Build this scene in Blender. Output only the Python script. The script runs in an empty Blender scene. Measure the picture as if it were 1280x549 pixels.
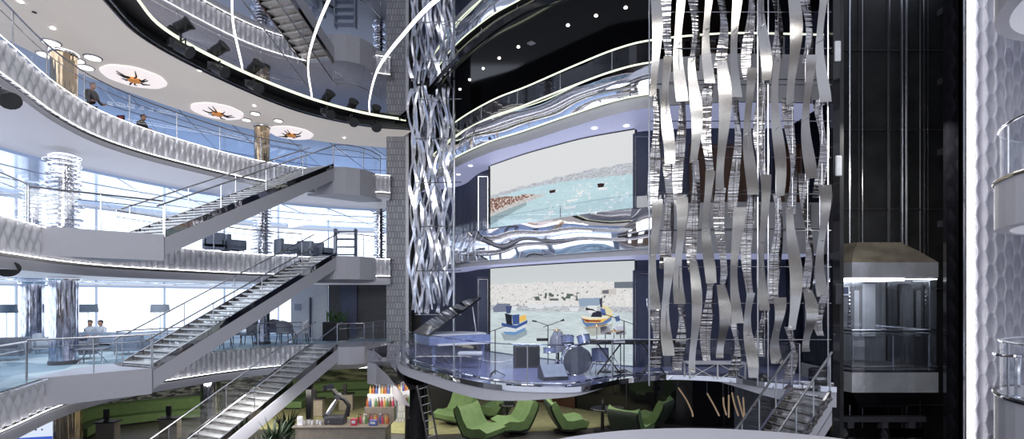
import bpy, math, random
import numpy as np
from mathutils import Vector, Matrix

RND = random.Random(11)
sc = bpy.context.scene
COL = sc.collection
PI = math.pi
K = 1.4333                 # plan unit -> metres
H = 3 * K                  # deck pitch
EYE = 1.607 * K
F = 620.0
Z0, Z1, Z2, Z3 = -H, 0.0, H, 2 * H
ZM = 7.8 * K               # mirrored ceiling


def at(px, py, Y):
    return Vector(((px - 640) / F * Y, Y, EYE + (372 - py) / F * Y))


def xat(px, Y):
    return (px - 640) / F * Y


# ------------------------------------------------------------------ materials
def nt(m):
    m.use_nodes = True
    t = m.node_tree
    return t, t.nodes['Principled BSDF']


def mat(name, col, rough=0.5, metal=0.0, var=0.06, nscale=6.0, bump=0.0, bscale=40.0, stretch=None, emit=None, estr=0.0, coat=0.0, spec=0.5):
    m = bpy.data.materials.new(name)
    t, b = nt(m)
    b.inputs['Roughness'].default_value = rough
    b.inputs['Metallic'].default_value = metal
    b.inputs['Specular IOR Level'].default_value = spec
    if coat:
        b.inputs['Coat Weight'].default_value = coat
        b.inputs['Coat Roughness'].default_value = 0.04
    tc = t.nodes.new('ShaderNodeTexCoord')
    mp = t.nodes.new('ShaderNodeMapping')
    t.links.new(tc.outputs['Object'], mp.inputs['Vector'])
    if stretch:
        mp.inputs['Scale'].default_value = stretch
    n = t.nodes.new('ShaderNodeTexNoise')
    n.inputs['Scale'].default_value = nscale
    n.inputs['Detail'].default_value = 3
    t.links.new(mp.outputs['Vector'], n.inputs['Vector'])
    r = t.nodes.new('ShaderNodeValToRGB')
    c = Vector(col[:3])
    lo, hi = c * (1 - var), c * (1 + var)
    r.color_ramp.elements[0].position = 0.3
    r.color_ramp.elements[1].position = 0.7
    r.color_ramp.elements[0].color = (*lo, 1)
    r.color_ramp.elements[1].color = (*[min(1, v) for v in hi], 1)
    t.links.new(n.outputs['Fac'], r.inputs['Fac'])
    t.links.new(r.outputs['Color'], b.inputs['Base Color'])
    if bump:
        n2 = t.nodes.new('ShaderNodeTexNoise')
        n2.inputs['Scale'].default_value = bscale
        n2.inputs['Detail'].default_value = 2
        t.links.new(mp.outputs['Vector'], n2.inputs['Vector'])
        bp = t.nodes.new('ShaderNodeBump')
        bp.inputs['Strength'].default_value = bump
        bp.inputs['Distance'].default_value = 0.05
        t.links.new(n2.outputs['Fac'], bp.inputs['Height'])
        t.links.new(bp.outputs['Normal'], b.inputs['Normal'])
    if emit:
        b.inputs['Emission Color'].default_value = (*emit, 1)
        b.inputs['Emission Strength'].default_value = estr
    return m


def mat_emit(name, col, s):
    m = bpy.data.materials.new(name)
    t, b = nt(m)
    b.inputs['Base Color'].default_value = (*col, 1)
    b.inputs['Emission Color'].default_value = (*col, 1)
    b.inputs['Emission Strength'].default_value = s
    return m


def mat_glass(name, tint=(0.95, 0.97, 1.0), refl=0.10, edge=0.5):
    m = bpy.data.materials.new(name)
    m.use_nodes = True
    t = m.node_tree
    t.nodes.remove(t.nodes['Principled BSDF'])
    out = t.nodes['Material Output']
    tr = t.nodes.new('ShaderNodeBsdfTransparent')
    tr.inputs['Color'].default_value = (*tint, 1)
    gl = t.nodes.new('ShaderNodeBsdfGlossy')
    gl.inputs['Roughness'].default_value = 0.02
    lw = t.nodes.new('ShaderNodeLayerWeight')
    lw.inputs['Blend'].default_value = 0.25
    mr = t.nodes.new('ShaderNodeMapRange')
    mr.inputs['To Min'].default_value = refl
    mr.inputs['To Max'].default_value = edge
    t.links.new(lw.outputs['Facing'], mr.inputs['Value'])
    mx = t.nodes.new('ShaderNodeMixShader')
    t.links.new(mr.outputs['Result'], mx.inputs['Fac'])
    t.links.new(tr.outputs['BSDF'], mx.inputs[1])
    t.links.new(gl.outputs['BSDF'], mx.inputs[2])
    t.links.new(mx.outputs['Shader'], out.inputs['Surface'])
    return m


def mat_brick(name, c1, c2, mortar, scale, bw, bh, rough=0.5, metal=0.0, bump=0.4, axis='XZ'):
    m = bpy.data.materials.new(name)
    t, b = nt(m)
    b.inputs['Roughness'].default_value = rough
    b.inputs['Metallic'].default_value = metal
    tc = t.nodes.new('ShaderNodeTexCoord')
    mp = t.nodes.new('ShaderNodeMapping')
    if axis == 'XZ':
        mp.inputs['Rotation'].default_value = (-PI / 2, 0, 0)
    br = t.nodes.new('ShaderNodeTexBrick')
    br.inputs['Color1'].default_value = (*c1, 1)
    br.inputs['Color2'].default_value = (*c2, 1)
    br.inputs['Mortar'].default_value = (*mortar, 1)
    br.inputs['Scale'].default_value = scale
    br.inputs['Brick Width'].default_value = bw
    br.inputs['Row Height'].default_value = bh
    br.inputs['Mortar Size'].default_value = 0.015
    t.links.new(tc.outputs['Object'], mp.inputs['Vector'])
    t.links.new(mp.outputs['Vector'], br.inputs['Vector'])
    t.links.new(br.outputs['Color'], b.inputs['Base Color'])
    bp = t.nodes.new('ShaderNodeBump')
    bp.inputs['Strength'].default_value = bump
    bp.inputs['Distance'].default_value = 0.04
    t.links.new(br.outputs['Color'], bp.inputs['Height'])
    t.links.new(bp.outputs['Normal'], b.inputs['Normal'])
    return m


def mat_attr(name, strength, rough=0.4):
    """colour from the mesh's own colour attribute; a lit display when strength > 0"""
    m = bpy.data.materials.new(name)
    t, b = nt(m)
    a = t.nodes.new('ShaderNodeAttribute')
    a.attribute_name = 'Col'
    if strength > 0:
        rough = 1.0
        b.inputs['Specular IOR Level'].default_value = 0.0
        b.inputs['Base Color'].default_value = (0.01, 0.01, 0.01, 1)
        t.links.new(a.outputs['Color'], b.inputs['Emission Color'])
        b.inputs['Emission Strength'].default_value = strength
    else:
        t.links.new(a.outputs['Color'], b.inputs['Base Color'])
    b.inputs['Roughness'].default_value = rough
    return m


def mat_patch(name, cols, scale, rough=0.8, stretch=(1, 1, 1)):
    """voronoi patches of several colours"""
    m = bpy.data.materials.new(name)
    t, b = nt(m)
    b.inputs['Roughness'].default_value = rough
    tc = t.nodes.new('ShaderNodeTexCoord')
    mp = t.nodes.new('ShaderNodeMapping')
    mp.inputs['Scale'].default_value = stretch
    v = t.nodes.new('ShaderNodeTexVoronoi')
    v.inputs['Scale'].default_value = scale
    sp = t.nodes.new('ShaderNodeSeparateColor')
    r = t.nodes.new('ShaderNodeValToRGB')
    r.color_ramp.interpolation = 'CONSTANT'
    while len(r.color_ramp.elements) < len(cols):
        r.color_ramp.elements.new(0.5)
    for i, c in enumerate(cols):
        r.color_ramp.elements[i].position = i / len(cols)
        r.color_ramp.elements[i].color = (*c, 1)
    t.links.new(tc.outputs['Object'], mp.inputs['Vector'])
    t.links.new(mp.outputs['Vector'], v.inputs['Vector'])
    t.links.new(v.outputs['Color'], sp.inputs['Color'])
    t.links.new(sp.outputs['Red'], r.inputs['Fac'])
    t.links.new(r.outputs['Color'], b.inputs['Base Color'])
    return m


def mat_reed(name, dark, light, scale=3.0, ang=0.9, rough=0.6):
    """slanting reed / grass pattern"""
    m = bpy.data.materials.new(name)
    t, b = nt(m)
    b.inputs['Roughness'].default_value = rough
    tc = t.nodes.new('ShaderNodeTexCoord')
    mp = t.nodes.new('ShaderNodeMapping')
    mp.inputs['Rotation'].default_value = (0, ang, 0)
    mp.inputs['Scale'].default_value = (0.35, 1, 2.4)
    n = t.nodes.new('ShaderNodeTexNoise')
    n.inputs['Scale'].default_value = scale
    n.inputs['Detail'].default_value = 5
    r = t.nodes.new('ShaderNodeValToRGB')
    r.color_ramp.elements[0].position = 0.45
    r.color_ramp.elements[1].position = 0.66
    r.color_ramp.elements[0].color = (*dark, 1)
    r.color_ramp.elements[1].color = (*light, 1)
    t.links.new(tc.outputs['Object'], mp.inputs['Vector'])
    t.links.new(mp.outputs['Vector'], n.inputs['Vector'])
    t.links.new(n.outputs['Fac'], r.inputs['Fac'])
    t.links.new(r.outputs['Color'], b.inputs['Base Color'])
    return m


M = {}
M['panel'] = mat('panel_grey', (0.50, 0.50, 0.56), 0.45, var=0.02)
M['panel2'] = mat('panel_dark_grey', (0.42, 0.42, 0.47), 0.5, var=0.03)  # slightly darker grey than the main panels
M['soffit'] = mat('soffit_white', (0.72, 0.72, 0.77), 0.5, var=0.02, emit=(0.85, 0.87, 1.0), estr=0.22)  # glow in the material brightens the soffit, no lamp here
M['cream'] = mat('soffit_cream', (0.70, 0.66, 0.62), 0.5, var=0.03, nscale=0.6, emit=(1.0, 0.93, 0.87), estr=0.30)  # self-glow stands in for light falling on the cream soffit
M['lav'] = mat('soffit_lavender', (0.55, 0.57, 0.86), 0.45, var=0.03, emit=(0.62, 0.66, 1.0), estr=0.36)  # lavender soffit brightened by its own emission
M['blueceil'] = mat('blue_gloss_ceiling', (0.40, 0.50, 0.68), 0.15, metal=0.4, var=0.12, nscale=0.7, emit=(0.45, 0.62, 0.95), estr=0.22)  # light put into the panel colour as emission, not a lamp
M['fin'] = mat('fin_satin', (0.70, 0.70, 0.75), 0.35, metal=0.2, var=0.05)
M['chrome'] = mat('chrome', (0.80, 0.80, 0.84), 0.06, metal=1.0, var=0.03)
M['chrome_w'] = mat('chrome_wavy', (0.78, 0.78, 0.83), 0.05, metal=1.0, var=0.04, bump=0.04, bscale=0.9, stretch=(1, 1, 1.5))
M['chrome_col'] = mat('chrome_rippled', (0.46, 0.48, 0.57), 0.08, metal=1.0, var=0.45, bump=0.3, bscale=2.5, stretch=(3, 3, 0.4))
M['chrome_d'] = mat('smoked_chrome', (0.26, 0.25, 0.25), 0.06, metal=1.0, var=0.25, nscale=1.2, bump=0.35, bscale=1.3)
M['bronze'] = mat('bronze_mirror', (0.52, 0.42, 0.30), 0.10, metal=1.0, var=0.25, nscale=2, bump=0.4, bscale=2.5, stretch=(4, 4, 0.3))
M['brushed'] = mat('brushed_steel', (0.58, 0.56, 0.54), 0.20, metal=1.0, var=0.06, nscale=30, bump=0.03, bscale=60, stretch=(1, 1, 14))
M['hammer'] = mat('rippled_steel', (0.62, 0.60, 0.60), 0.09, metal=1.0, var=0.20, nscale=6, bump=0.85, bscale=1.6, stretch=(0.35, 0.35, 7.0))
M['mirror'] = mat('ceiling_mirror', (0.80, 0.80, 0.82), 0.015, metal=1.0, var=0.02)
M['black'] = mat('black_satin', (0.012, 0.012, 0.015), 0.35, var=0.2)
M['blackg'] = mat('black_gloss', (0.010, 0.010, 0.013), 0.06, var=0.2, spec=0.6)
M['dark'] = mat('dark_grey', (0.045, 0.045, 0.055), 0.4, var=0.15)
M['navy'] = mat('navy_panel', (0.05, 0.06, 0.11), 0.55, var=0.1)
M['steel'] = mat('satin_steel', (0.55, 0.56, 0.60), 0.25, metal=1.0, var=0.05)
M['rail'] = mat('rail_steel', (0.42, 0.42, 0.45), 0.22, metal=1.0, var=0.05)
M['glass'] = mat_glass('clear_glass', refl=0.05, edge=0.4)
M['glassd'] = mat_glass('smoked_glass', (0.62, 0.66, 0.74), 0.08, 0.5)
M['glassc'] = mat_glass('cab_glass', (0.62, 0.66, 0.72), 0.12, 0.6)
M['led'] = mat_emit('led_white', (1.0, 0.98, 0.95), 3.0)
M['ledsoft'] = mat_emit('led_soft', (1.0, 0.97, 0.94), 2.2)
M['ledgreen'] = mat_emit('led_pale', (0.93, 1.0, 0.75), 1.2)
M['win'] = mat_emit('daylight', (0.88, 0.94, 1.0), 1.9)
M['spot'] = mat_emit('spot_lens', (1.0, 0.95, 0.85), 14.0)
M['disc'] = mat_emit('disc_light', (1.0, 0.96, 0.92), 2.2)
M['carpet_blue'] = mat_patch('blue_patch_carpet', [(0.30, 0.42, 0.50), (0.42, 0.55, 0.62), (0.22, 0.32, 0.40), (0.55, 0.66, 0.70)], 0.55)
M['wood_dark'] = mat('dark_floor', (0.055, 0.050, 0.048), 0.35, var=0.3, nscale=3, stretch=(1, 6, 1))
M['olive'] = mat('olive_carpet', (0.25, 0.24, 0.12), 0.9, var=0.15, nscale=3, bump=0.2)
M['green'] = mat('green_fabric', (0.13, 0.21, 0.08), 0.8, var=0.10, nscale=5, bump=0.1)
M['greend'] = mat('dark_green_shell', (0.035, 0.050, 0.035), 0.5, var=0.2)
M['reed'] = mat_reed('reed_mural', (0.035, 0.04, 0.03), (0.50, 0.48, 0.40))
M['leafmural'] = mat_reed('leaf_mural', (0.035, 0.050, 0.018), (0.36, 0.38, 0.20), 1.6, 0.25)
M['stage'] = mat('stage_floor', (0.26, 0.28, 0.46), 0.18, var=0.08, nscale=1.0)
M['brick'] = mat_brick('stone_cladding', (0.46, 0.46, 0.50), (0.34, 0.34, 0.38), (0.18, 0.18, 0.20), 1.0, 0.15, 0.34, 0.5, 0.25, 0.5)
M['brown'] = mat('brown_timber', (0.075, 0.035, 0.022), 0.35, var=0.3, nscale=2, stretch=(6, 6, 0.5))
M['orange'] = mat('amber_light', (0.75, 0.33, 0.10), 0.4, var=0.2, emit=(1.0, 0.4, 0.1), estr=0.3)
M['white'] = mat('white_paint', (0.78, 0.78, 0.82), 0.4, var=0.02)
M['greyfab'] = mat('grey_fabric', (0.22, 0.23, 0.27), 0.8, var=0.12)
M['bluefab'] = mat('bluegrey_fabric', (0.30, 0.34, 0.42), 0.8, var=0.10)
M['palefab'] = mat('pale_fabric', (0.62, 0.64, 0.69), 0.7, var=0.06)
M['shade'] = mat('lamp_shade_grey', (0.30, 0.33, 0.38), 0.7, var=0.08)
M['skin'] = mat('skin', (0.45, 0.24, 0.17), 0.55, var=0.08)
M['cloth'] = mat('black_cloth', (0.022, 0.022, 0.028), 0.8, var=0.2)
M['cloth2'] = mat('navy_cloth', (0.05, 0.06, 0.09), 0.8, var=0.2)
M['hair'] = mat('dark_hair', (0.022, 0.014, 0.010), 0.6, var=0.3)
M['leaf'] = mat('dark_leaf', (0.018, 0.040, 0.014), 0.45, var=0.5, nscale=9)
M['leaf2'] = mat('mid_leaf', (0.05, 0.12, 0.035), 0.45, var=0.4, nscale=9)
M['copper'] = mat('cymbal_bronze', (0.55, 0.36, 0.18), 0.25, metal=1.0, var=0.15, nscale=12)
M['bluecase'] = mat('blue_lacquer', (0.22, 0.27, 0.48), 0.12, var=0.15, coat=0.5)
M['wave'] = mat('wave_wall', (0.40, 0.40, 0.46), 0.42, var=0.03)
M['attr'] = mat_attr('display_picture', 0.95)
M['drumskin'] = mat('smoke_drum_skin', (0.10, 0.11, 0.15), 0.15, var=0.1)
M['ledfin'] = mat_emit('led_fin_wash', (1.0, 0.97, 0.95), 5.0)
M['discp'] = mat('petal_white', (0.75, 0.70, 0.70), 0.5, var=0.05, emit=(1.0, 0.92, 0.92), estr=0.8)
M['tan'] = mat('tan_timber', (0.42, 0.30, 0.20), 0.4, var=0.15, stretch=(1, 1, 5))
M['mullion'] = mat('pale_mullion', (0.55, 0.60, 0.70), 0.4, var=0.05, emit=(0.8, 0.88, 1.0), estr=0.25)  # frames glow by themselves to look washed by daylight
M['cabband'] = mat('cab_band_steel', (0.55, 0.56, 0.60), 0.2, metal=0.8, var=0.25, nscale=2, bump=0.2, bscale=2, emit=(0.6, 0.65, 0.75), estr=0.06)  # slight self-glow lifts the steel bands
M['lampgrey'] = mat('lamp_charcoal', (0.06, 0.06, 0.065), 0.4, var=0.2)
M['ledcol'] = mat_emit('led_column', (1.0, 0.97, 0.95), 9.0)
M['cabfill'] = mat_emit('cab_fill_glow', (0.95, 0.97, 1.0), 7.0)  # glow added to brighten the cab, no fitting known
M['shaft'] = mat('shaft_black', (0.018, 0.019, 0.021), 0.55, var=0.4, nscale=1.5, bump=0.2, bscale=2)
M['win3'] = mat_emit('blue_daylight', (0.50, 0.66, 0.92), 0.75)
M['roofm'] = mat('roof_mirror', (0.55, 0.49, 0.40), 0.16, metal=0.9, var=0.35, nscale=2, bump=0.25, bscale=2)
M['cabwall'] = mat('cab_wall', (0.55, 0.56, 0.60), 0.2, metal=0.6, var=0.2, nscale=3, stretch=(4, 1, 0.3))
M['chrome_rib'] = mat('ribbon_chrome', (0.66, 0.67, 0.74), 0.22, metal=1.0, var=0.08)
M['pole'] = mat('pale_bamboo', (0.52, 0.40, 0.29), 0.5, var=0.15, emit=(0.9, 0.65, 0.42), estr=0.22)  # brightness of the poles is partly emission, they are not lamps
M['counter'] = mat('bar_counter', (0.24, 0.21, 0.18), 0.3, var=0.12)
for i, c in enumerate([(0.45, 0.12, 0.05), (0.10, 0.22, 0.08), (0.60, 0.36, 0.10), (0.70, 0.68, 0.62), (0.50, 0.06, 0.12), (0.10, 0.14, 0.40), (0.16, 0.07, 0.03)]):
    M['bottle%d' % i] = mat('bottle_glass_%d' % i, c, 0.12, var=0.1, coat=0.4)


# ------------------------------------------------------------------ mesh builder
class MB:
    def __init__(self):
        self.v, self.f = [], []

    def add(self, vs, fs):
        o = len(self.v)
        self.v += [tuple(p) for p in vs]
        self.f += [tuple(i + o for i in f) for f in fs]
        return self

    def box(self, c, s, rz=0.0, rx=0.0, ry=0.0):
        m = Matrix.Translation(c) @ Matrix.Rotation(rz, 4, 'Z') @ Matrix.Rotation(ry, 4, 'Y') @ Matrix.Rotation(rx, 4, 'X')
        h = [x / 2 for x in s]
        vs = [m @ Vector((sx * h[0], sy * h[1], sz * h[2])) for sz in (-1, 1) for sy in (-1, 1) for sx in (-1, 1)]
        return self.add(vs, [(0, 2, 3, 1), (4, 5, 7, 6), (0, 1, 5, 4), (2, 6, 7, 3), (0, 4, 6, 2), (1, 3, 7, 5)])

    def rbox(self, c, s, r=0.03, rz=0.0, rx=0.0, ry=0.0, n=3):
        """box with rounded vertical edges and chamfered top and bottom"""
        m = Matrix.Translation(c) @ Matrix.Rotation(rz, 4, 'Z') @ Matrix.Rotation(ry, 4, 'Y') @ Matrix.Rotation(rx, 4, 'X')
        hx, hy, hz = [x / 2 for x in s]
        r = min(r, hx * 0.98, hy * 0.98, hz * 0.98)

        def ring(ins, z):
            out = []
            rr = max(r - ins, 0.001)
            for cx, cy, a0 in ((hx - r, hy - r, 0), (-hx + r, hy - r, PI / 2), (-hx + r, -hy + r, PI), (hx - r, -hy + r, 1.5 * PI)):
                for k in range(n + 1):
                    a = a0 + PI / 2 * k / n
                    out.append(m @ Vector((cx + rr * math.cos(a), cy + rr * math.sin(a), z)))
            return out
        rings = [ring(r * 0.7, -hz), ring(r * 0.2, -hz + r * 0.3), ring(0, -hz + r), ring(0, hz - r), ring(r * 0.2, hz - r * 0.3), ring(r * 0.7, hz)]
        return self.loft(rings, cap=True)

    def loft(self, rings, cap=False, closed=True):
        n = len(rings[0])
        vs = [p for r in rings for p in r]
        fs = []
        for i in range(len(rings) - 1):
            for j in range(n if closed else n - 1):
                a, b = i * n + j, i * n + (j + 1) % n
                fs.append((a, b, b + n, a + n))
        if cap:
            fs.append(tuple(range(n))[::-1])
            fs.append(tuple((len(rings) - 1) * n + j for j in range(n)))
        return self.add(vs, fs)

    def tube(self, path, r, n=8, cap=True):
        path = [Vector(p) for p in path]
        rs = r if isinstance(r, (list, tuple)) else [r] * len(path)
        rings, up = [], None
        for i, p in enumerate(path):
            d = (path[min(i + 1, len(path) - 1)] - path[max(i - 1, 0)])
            if d.length < 1e-9:
                d = Vector((0, 0, 1))
            d.normalize()
            if up is None:
                up = Vector((0, 0, 1)) if abs(d.z) < 0.9 else Vector((1, 0, 0))
            s = d.cross(up)
            if s.length < 1e-6:
                s = d.orthogonal()
            s.normalize()
            up = s.cross(d).normalized()
            rings.append([p + (s * math.cos(2 * PI * k / n) + up * math.sin(2 * PI * k / n)) * rs[i] for k in range(n)])
        return self.loft(rings, cap)

    def lathe(self, c, prof, n=20, squash=1.0):
        c = Vector(c)
        rings = [[c + Vector((r * math.cos(2 * PI * k / n), r * squash * math.sin(2 * PI * k / n), z)) for k in range(n)] for r, z in prof]
        return self.loft(rings, True)

    def prism(self, poly, z0, z1):
        """plan polygon (x,y) extruded"""
        n = len(poly)
        vs = [(x, y, z0) for x, y in poly] + [(x, y, z1) for x, y in poly]
        fs = [tuple(range(n))[::-1], tuple(range(n, 2 * n))] + [(i, (i + 1) % n, (i + 1) % n + n, i + n) for i in range(n)]
        return self.add(vs, fs)

    def strip(self, A, B):
        """surface between two polylines of 3D points"""
        n = len(A)
        return self.add(list(A) + list(B), [(i, i + 1, n + i + 1, n + i) for i in range(n - 1)])

    def wall(self, c2, z0, z1):
        z0s = z0 if isinstance(z0, (list, tuple)) else [z0] * len(c2)
        z1s = z1 if isinstance(z1, (list, tuple)) else [z1] * len(c2)
        return self.strip([(p[0], p[1], z) for p, z in zip(c2, z0s)], [(p[0], p[1], z) for p, z in zip(c2, z1s)])

    def flat(self, a2, b2, z):
        return self.strip([(p[0], p[1], z) for p in a2], [(p[0], p[1], z) for p in b2])

    def build(self, name, m, parent=None, smooth=False, world=False, kind=None):
        vs = self.v
        if parent is not None and world:
            mi = parent.matrix_world.inverted() if False else None
            L = parent.location
            vs = [(v[0] - L[0], v[1] - L[1], v[2] - L[2]) for v in vs]
        me = bpy.data.meshes.new(name)
        me.from_pydata(vs, [], self.f)
        me.update()
        import bmesh
        bm = bmesh.new()
        bm.from_mesh(me)
        bmesh.ops.recalc_face_normals(bm, faces=bm.faces)
        bm.to_mesh(me)
        bm.free()
        if smooth:
            for p in me.polygons:
                p.use_smooth = True
            me.set_sharp_from_angle(angle=math.radians(40))
        me.materials.append(m)
        o = bpy.data.objects.new(name, me)
        COL.objects.link(o)
        if parent is not None:
            o.parent = parent
        if kind:
            o['kind'] = kind
        return o


def tag(o, label, cat, group=None, kind=None):
    o['label'] = label
    o['category'] = cat
    if group:
        o['group'] = group
    if kind:
        o['kind'] = kind
    return o


def thing(name, label, cat, loc=(0, 0, 0), rz=0.0, group=None):
    o = bpy.data.objects.new(name, None)
    COL.objects.link(o)
    o.location = loc
    o.rotation_euler = (0, 0, rz)
    o.empty_display_size = 0.1
    return tag(o, label, cat, group)


def dup(root, loc, rz=0.0, label=None, scale=None):
    r = root.copy()
    COL.objects.link(r)
    r.location = loc
    r.rotation_euler = (0, 0, rz)
    if scale:
        r.scale = scale
    if label:
        r['label'] = label
    kids = [o for o in COL.objects if o.parent == root]
    for ch in kids:
        c = ch.copy()
        COL.objects.link(c)
        c.parent = r
        for g in [o for o in COL.objects if o.parent == ch]:
            d = g.copy()
            COL.objects.link(d)
            d.parent = c
    return r


def struct(name, mb, m, smooth=False):
    return mb.build(name, m, smooth=smooth, kind='structure')


def spline(pts, step=0.4):
    """Catmull-Rom through plan points, resampled evenly"""
    P = [Vector(p) for p in pts]
    P = [P[0] * 2 - P[1]] + P + [P[-1] * 2 - P[-2]]
    out = []
    for i in range(1, len(P) - 2):
        p0, p1, p2, p3 = P[i - 1:i + 3]
        for k in range(24):
            t = k / 24
            out.append(0.5 * ((2 * p1) + (p2 - p0) * t + (2 * p0 - 5 * p1 + 4 * p2 - p3) * t * t + (3 * p1 - p0 - 3 * p2 + p3) * t ** 3))
    out.append(P[-2])
    return resample(out, step)


def resample(pts, step=None, n=None):
    L = [0]
    for a, b in zip(pts, pts[1:]):
        L.append(L[-1] + (b - a).length)
    if n is None:
        n = max(2, int(round(L[-1] / step)) + 1)
    out, j = [], 0
    for i in range(n):
        s = L[-1] * i / (n - 1)
        while j < len(L) - 2 and L[j + 1] < s:
            j += 1
        t = (s - L[j]) / max(L[j + 1] - L[j], 1e-9)
        out.append(pts[j].lerp(pts[j + 1], min(max(t, 0), 1)))
    return out


def offset(pts, d):
    """+d to the left of travel"""
    out = []
    for i, p in enumerate(pts):
        t = (pts[min(i + 1, len(pts) - 1)] - pts[max(i - 1, 0)]).normalized()
        out.append(p + Vector((-t.y, t.x)) * d)
    return out


def ks(lst):
    return [Vector((x * K, y * K)) for x, y in lst]


# ------------------------------------------------------------------ plan curves
CL = ks([(-6.6, 2.0), (-7.9, 6.3), (-8.7, 8.4), (-9.45, 10.2), (-9.75, 11.8), (-9.4, 13.5), (-8.25, 15.8), (-6.4, 17.2), (-4.4, 17.9)])
C = spline(CL, 0.35)                               # atrium edge of the lounge decks
NC = len(C)
OW = resample(spline(ks([(-13.0, 0), (-16.5, 5), (-17.5, 10), (-17.5, 15), (-15.5, 20), (-12, 24), (-8, 26), (-3, 26.5)]), 0.4), n=NC)
KL = ks([(-2.7, 16.9), (-1.77, 15), (-.63, 13.4), (.3, 12.5), (1.34, 11.4), (2.17, 10.6), (2.9, 10.2), (4.2, 9.95), (5.3, 9.95), (6.35, 10.0)])
KC = spline(KL, 0.25)                              # stage-side balconies
SCR = spline(ks([(-.64, 14.7), (0.3, 13.55), (1.1, 12.75), (1.84, 12.1), (2.84, 11.5)]), 0.05)


def fin_band(name, path, z0, z1, pitch=0.22, depth=0.11, seed=0):
    """drape of pleated drop-shaped fins along a path (pattern inside one mesh)"""
    p = resample(path, step=pitch / 6)
    nrm = offset(p, 1.0)
    rows = 16
    A = []
    for r in range(rows + 1):
        t = r / rows
        z = z0 + (z1 - z0) * t
        row = []
        for i, q in enumerate(p):
            col = i // 6
            ph = (i % 6) / 6
            rr = math.sin(col * 12.9898 + seed) * 43758.5453
            rnd = rr - math.floor(rr)
            ridge = max(0.0, math.sin(PI * ph)) ** 0.7
            drop = 0.35 + 0.65 * abs(math.sin(PI * (t * 1.5 + (0.5 if col % 2 else 0.0) + rnd * 0.12)))
            d = depth * ridge * drop
            n = nrm[i] - q
            row.append((q.x - n.x * d, q.y - n.y * d, z))
        A.append(row)
    mb = MB()
    n = len(p)
    mb.add([v for row in A for v in row], [(r * n + i, r * n + i + 1, (r + 1) * n + i + 1, (r + 1) * n + i) for r in range(rows) for i in range(n - 1)])
    return struct(name, mb, M['fin'])


def band_tube(name, path2, z, r, m):
    mb = MB()
    mb.tube([(p.x, p.y, z) for p in path2], r, 6)
    return struct(name, mb, m)


tn = [0]


def trim():
    tn[0] += 1
    return 'trim_%d' % tn[0]


# ------------------------------------------------------------------ lounge decks on the window side
Cin = offset(C, -0.10)
C_soff = offset(C, 3.4)
for d, z in ((1, Z1), (2, Z2), (3, Z3)):
    mb = MB()
    mb.flat(C, OW, z)
    struct('floor', mb, M['carpet_blue'] if d == 1 else M['panel2'])
    fin_band(trim(), C, z - 0.62 * K, z - 0.01, seed=d)
    for zz, rr, mm in ((z - 0.63 * K, 0.013, M['ledfin']), (z - 0.02, 0.010, M['ledfin'] if d > 1 else M['chrome'])):
        band_tube(trim(), offset(C, -0.15), zz, rr, mm)
    mb = MB()                                         # shadow gap and lip below the fins
    mb.wall(C, z - 0.70 * K, z - 0.62 * K)
    struct(trim(), mb, M['black'])
    mb = MB()
    mb.flat(C, offset(C, -0.12), z - 0.70 * K)
    mb.wall(offset(C, -0.12), z - (0.9 if d < 3 else 0.82) * K, z - 0.70 * K)
    struct(trim(), mb, M['panel'])
    mb = MB()
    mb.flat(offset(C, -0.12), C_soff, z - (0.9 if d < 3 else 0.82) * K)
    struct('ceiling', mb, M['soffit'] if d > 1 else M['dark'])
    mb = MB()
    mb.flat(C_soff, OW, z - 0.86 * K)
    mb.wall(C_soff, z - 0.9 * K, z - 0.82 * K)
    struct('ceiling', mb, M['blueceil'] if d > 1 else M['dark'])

# cream soffit over the top lounge deck, and blue ceiling beyond
ZS = 7.55 * K
RING = resample(spline(ks([(-5.2, 2.0), (-6.7, 6.5), (-7.65, 9.9), (-8.0, 11.5), (-7.4, 13.5), (-6.27, 15.4), (-5.0, 16.6), (-3.7, 17.3)]), 0.3), n=NC)
RS = resample(spline(ks([(-5.7, 2.0), (-7.2, 6.5), (-8.1, 9.7), (-8.45, 11.4), (-7.95, 13.5), (-6.85, 15.8), (-5.2, 17.15), (-3.5, 17.6)]), 0.3), n=NC)
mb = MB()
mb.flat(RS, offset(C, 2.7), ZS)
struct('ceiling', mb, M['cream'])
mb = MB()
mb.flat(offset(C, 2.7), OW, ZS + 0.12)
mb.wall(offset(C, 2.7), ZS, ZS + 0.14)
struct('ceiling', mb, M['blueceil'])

# seams of the glossy ceilings
for d, z in ((2, Z2 - 0.86 * K - 0.006), (3, Z3 - 0.86 * K - 0.006), (4, ZS + 0.112)):
    mb = MB()
    A, B = offset(C, 2.8 if d == 4 else 3.5), OW
    for i in range(0, NC, 5):
        a, b = A[i], B[i]
        mb.tube([(a.x, a.y, z), (b.x, b.y, z)], 0.02, 4)
    for t in (0.3, 0.6):
        mb.tube([(*a.lerp(b, t), z) for a, b in zip(A, B)], 0.015, 4)
    struct(trim(), mb, M['rail'])

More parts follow.
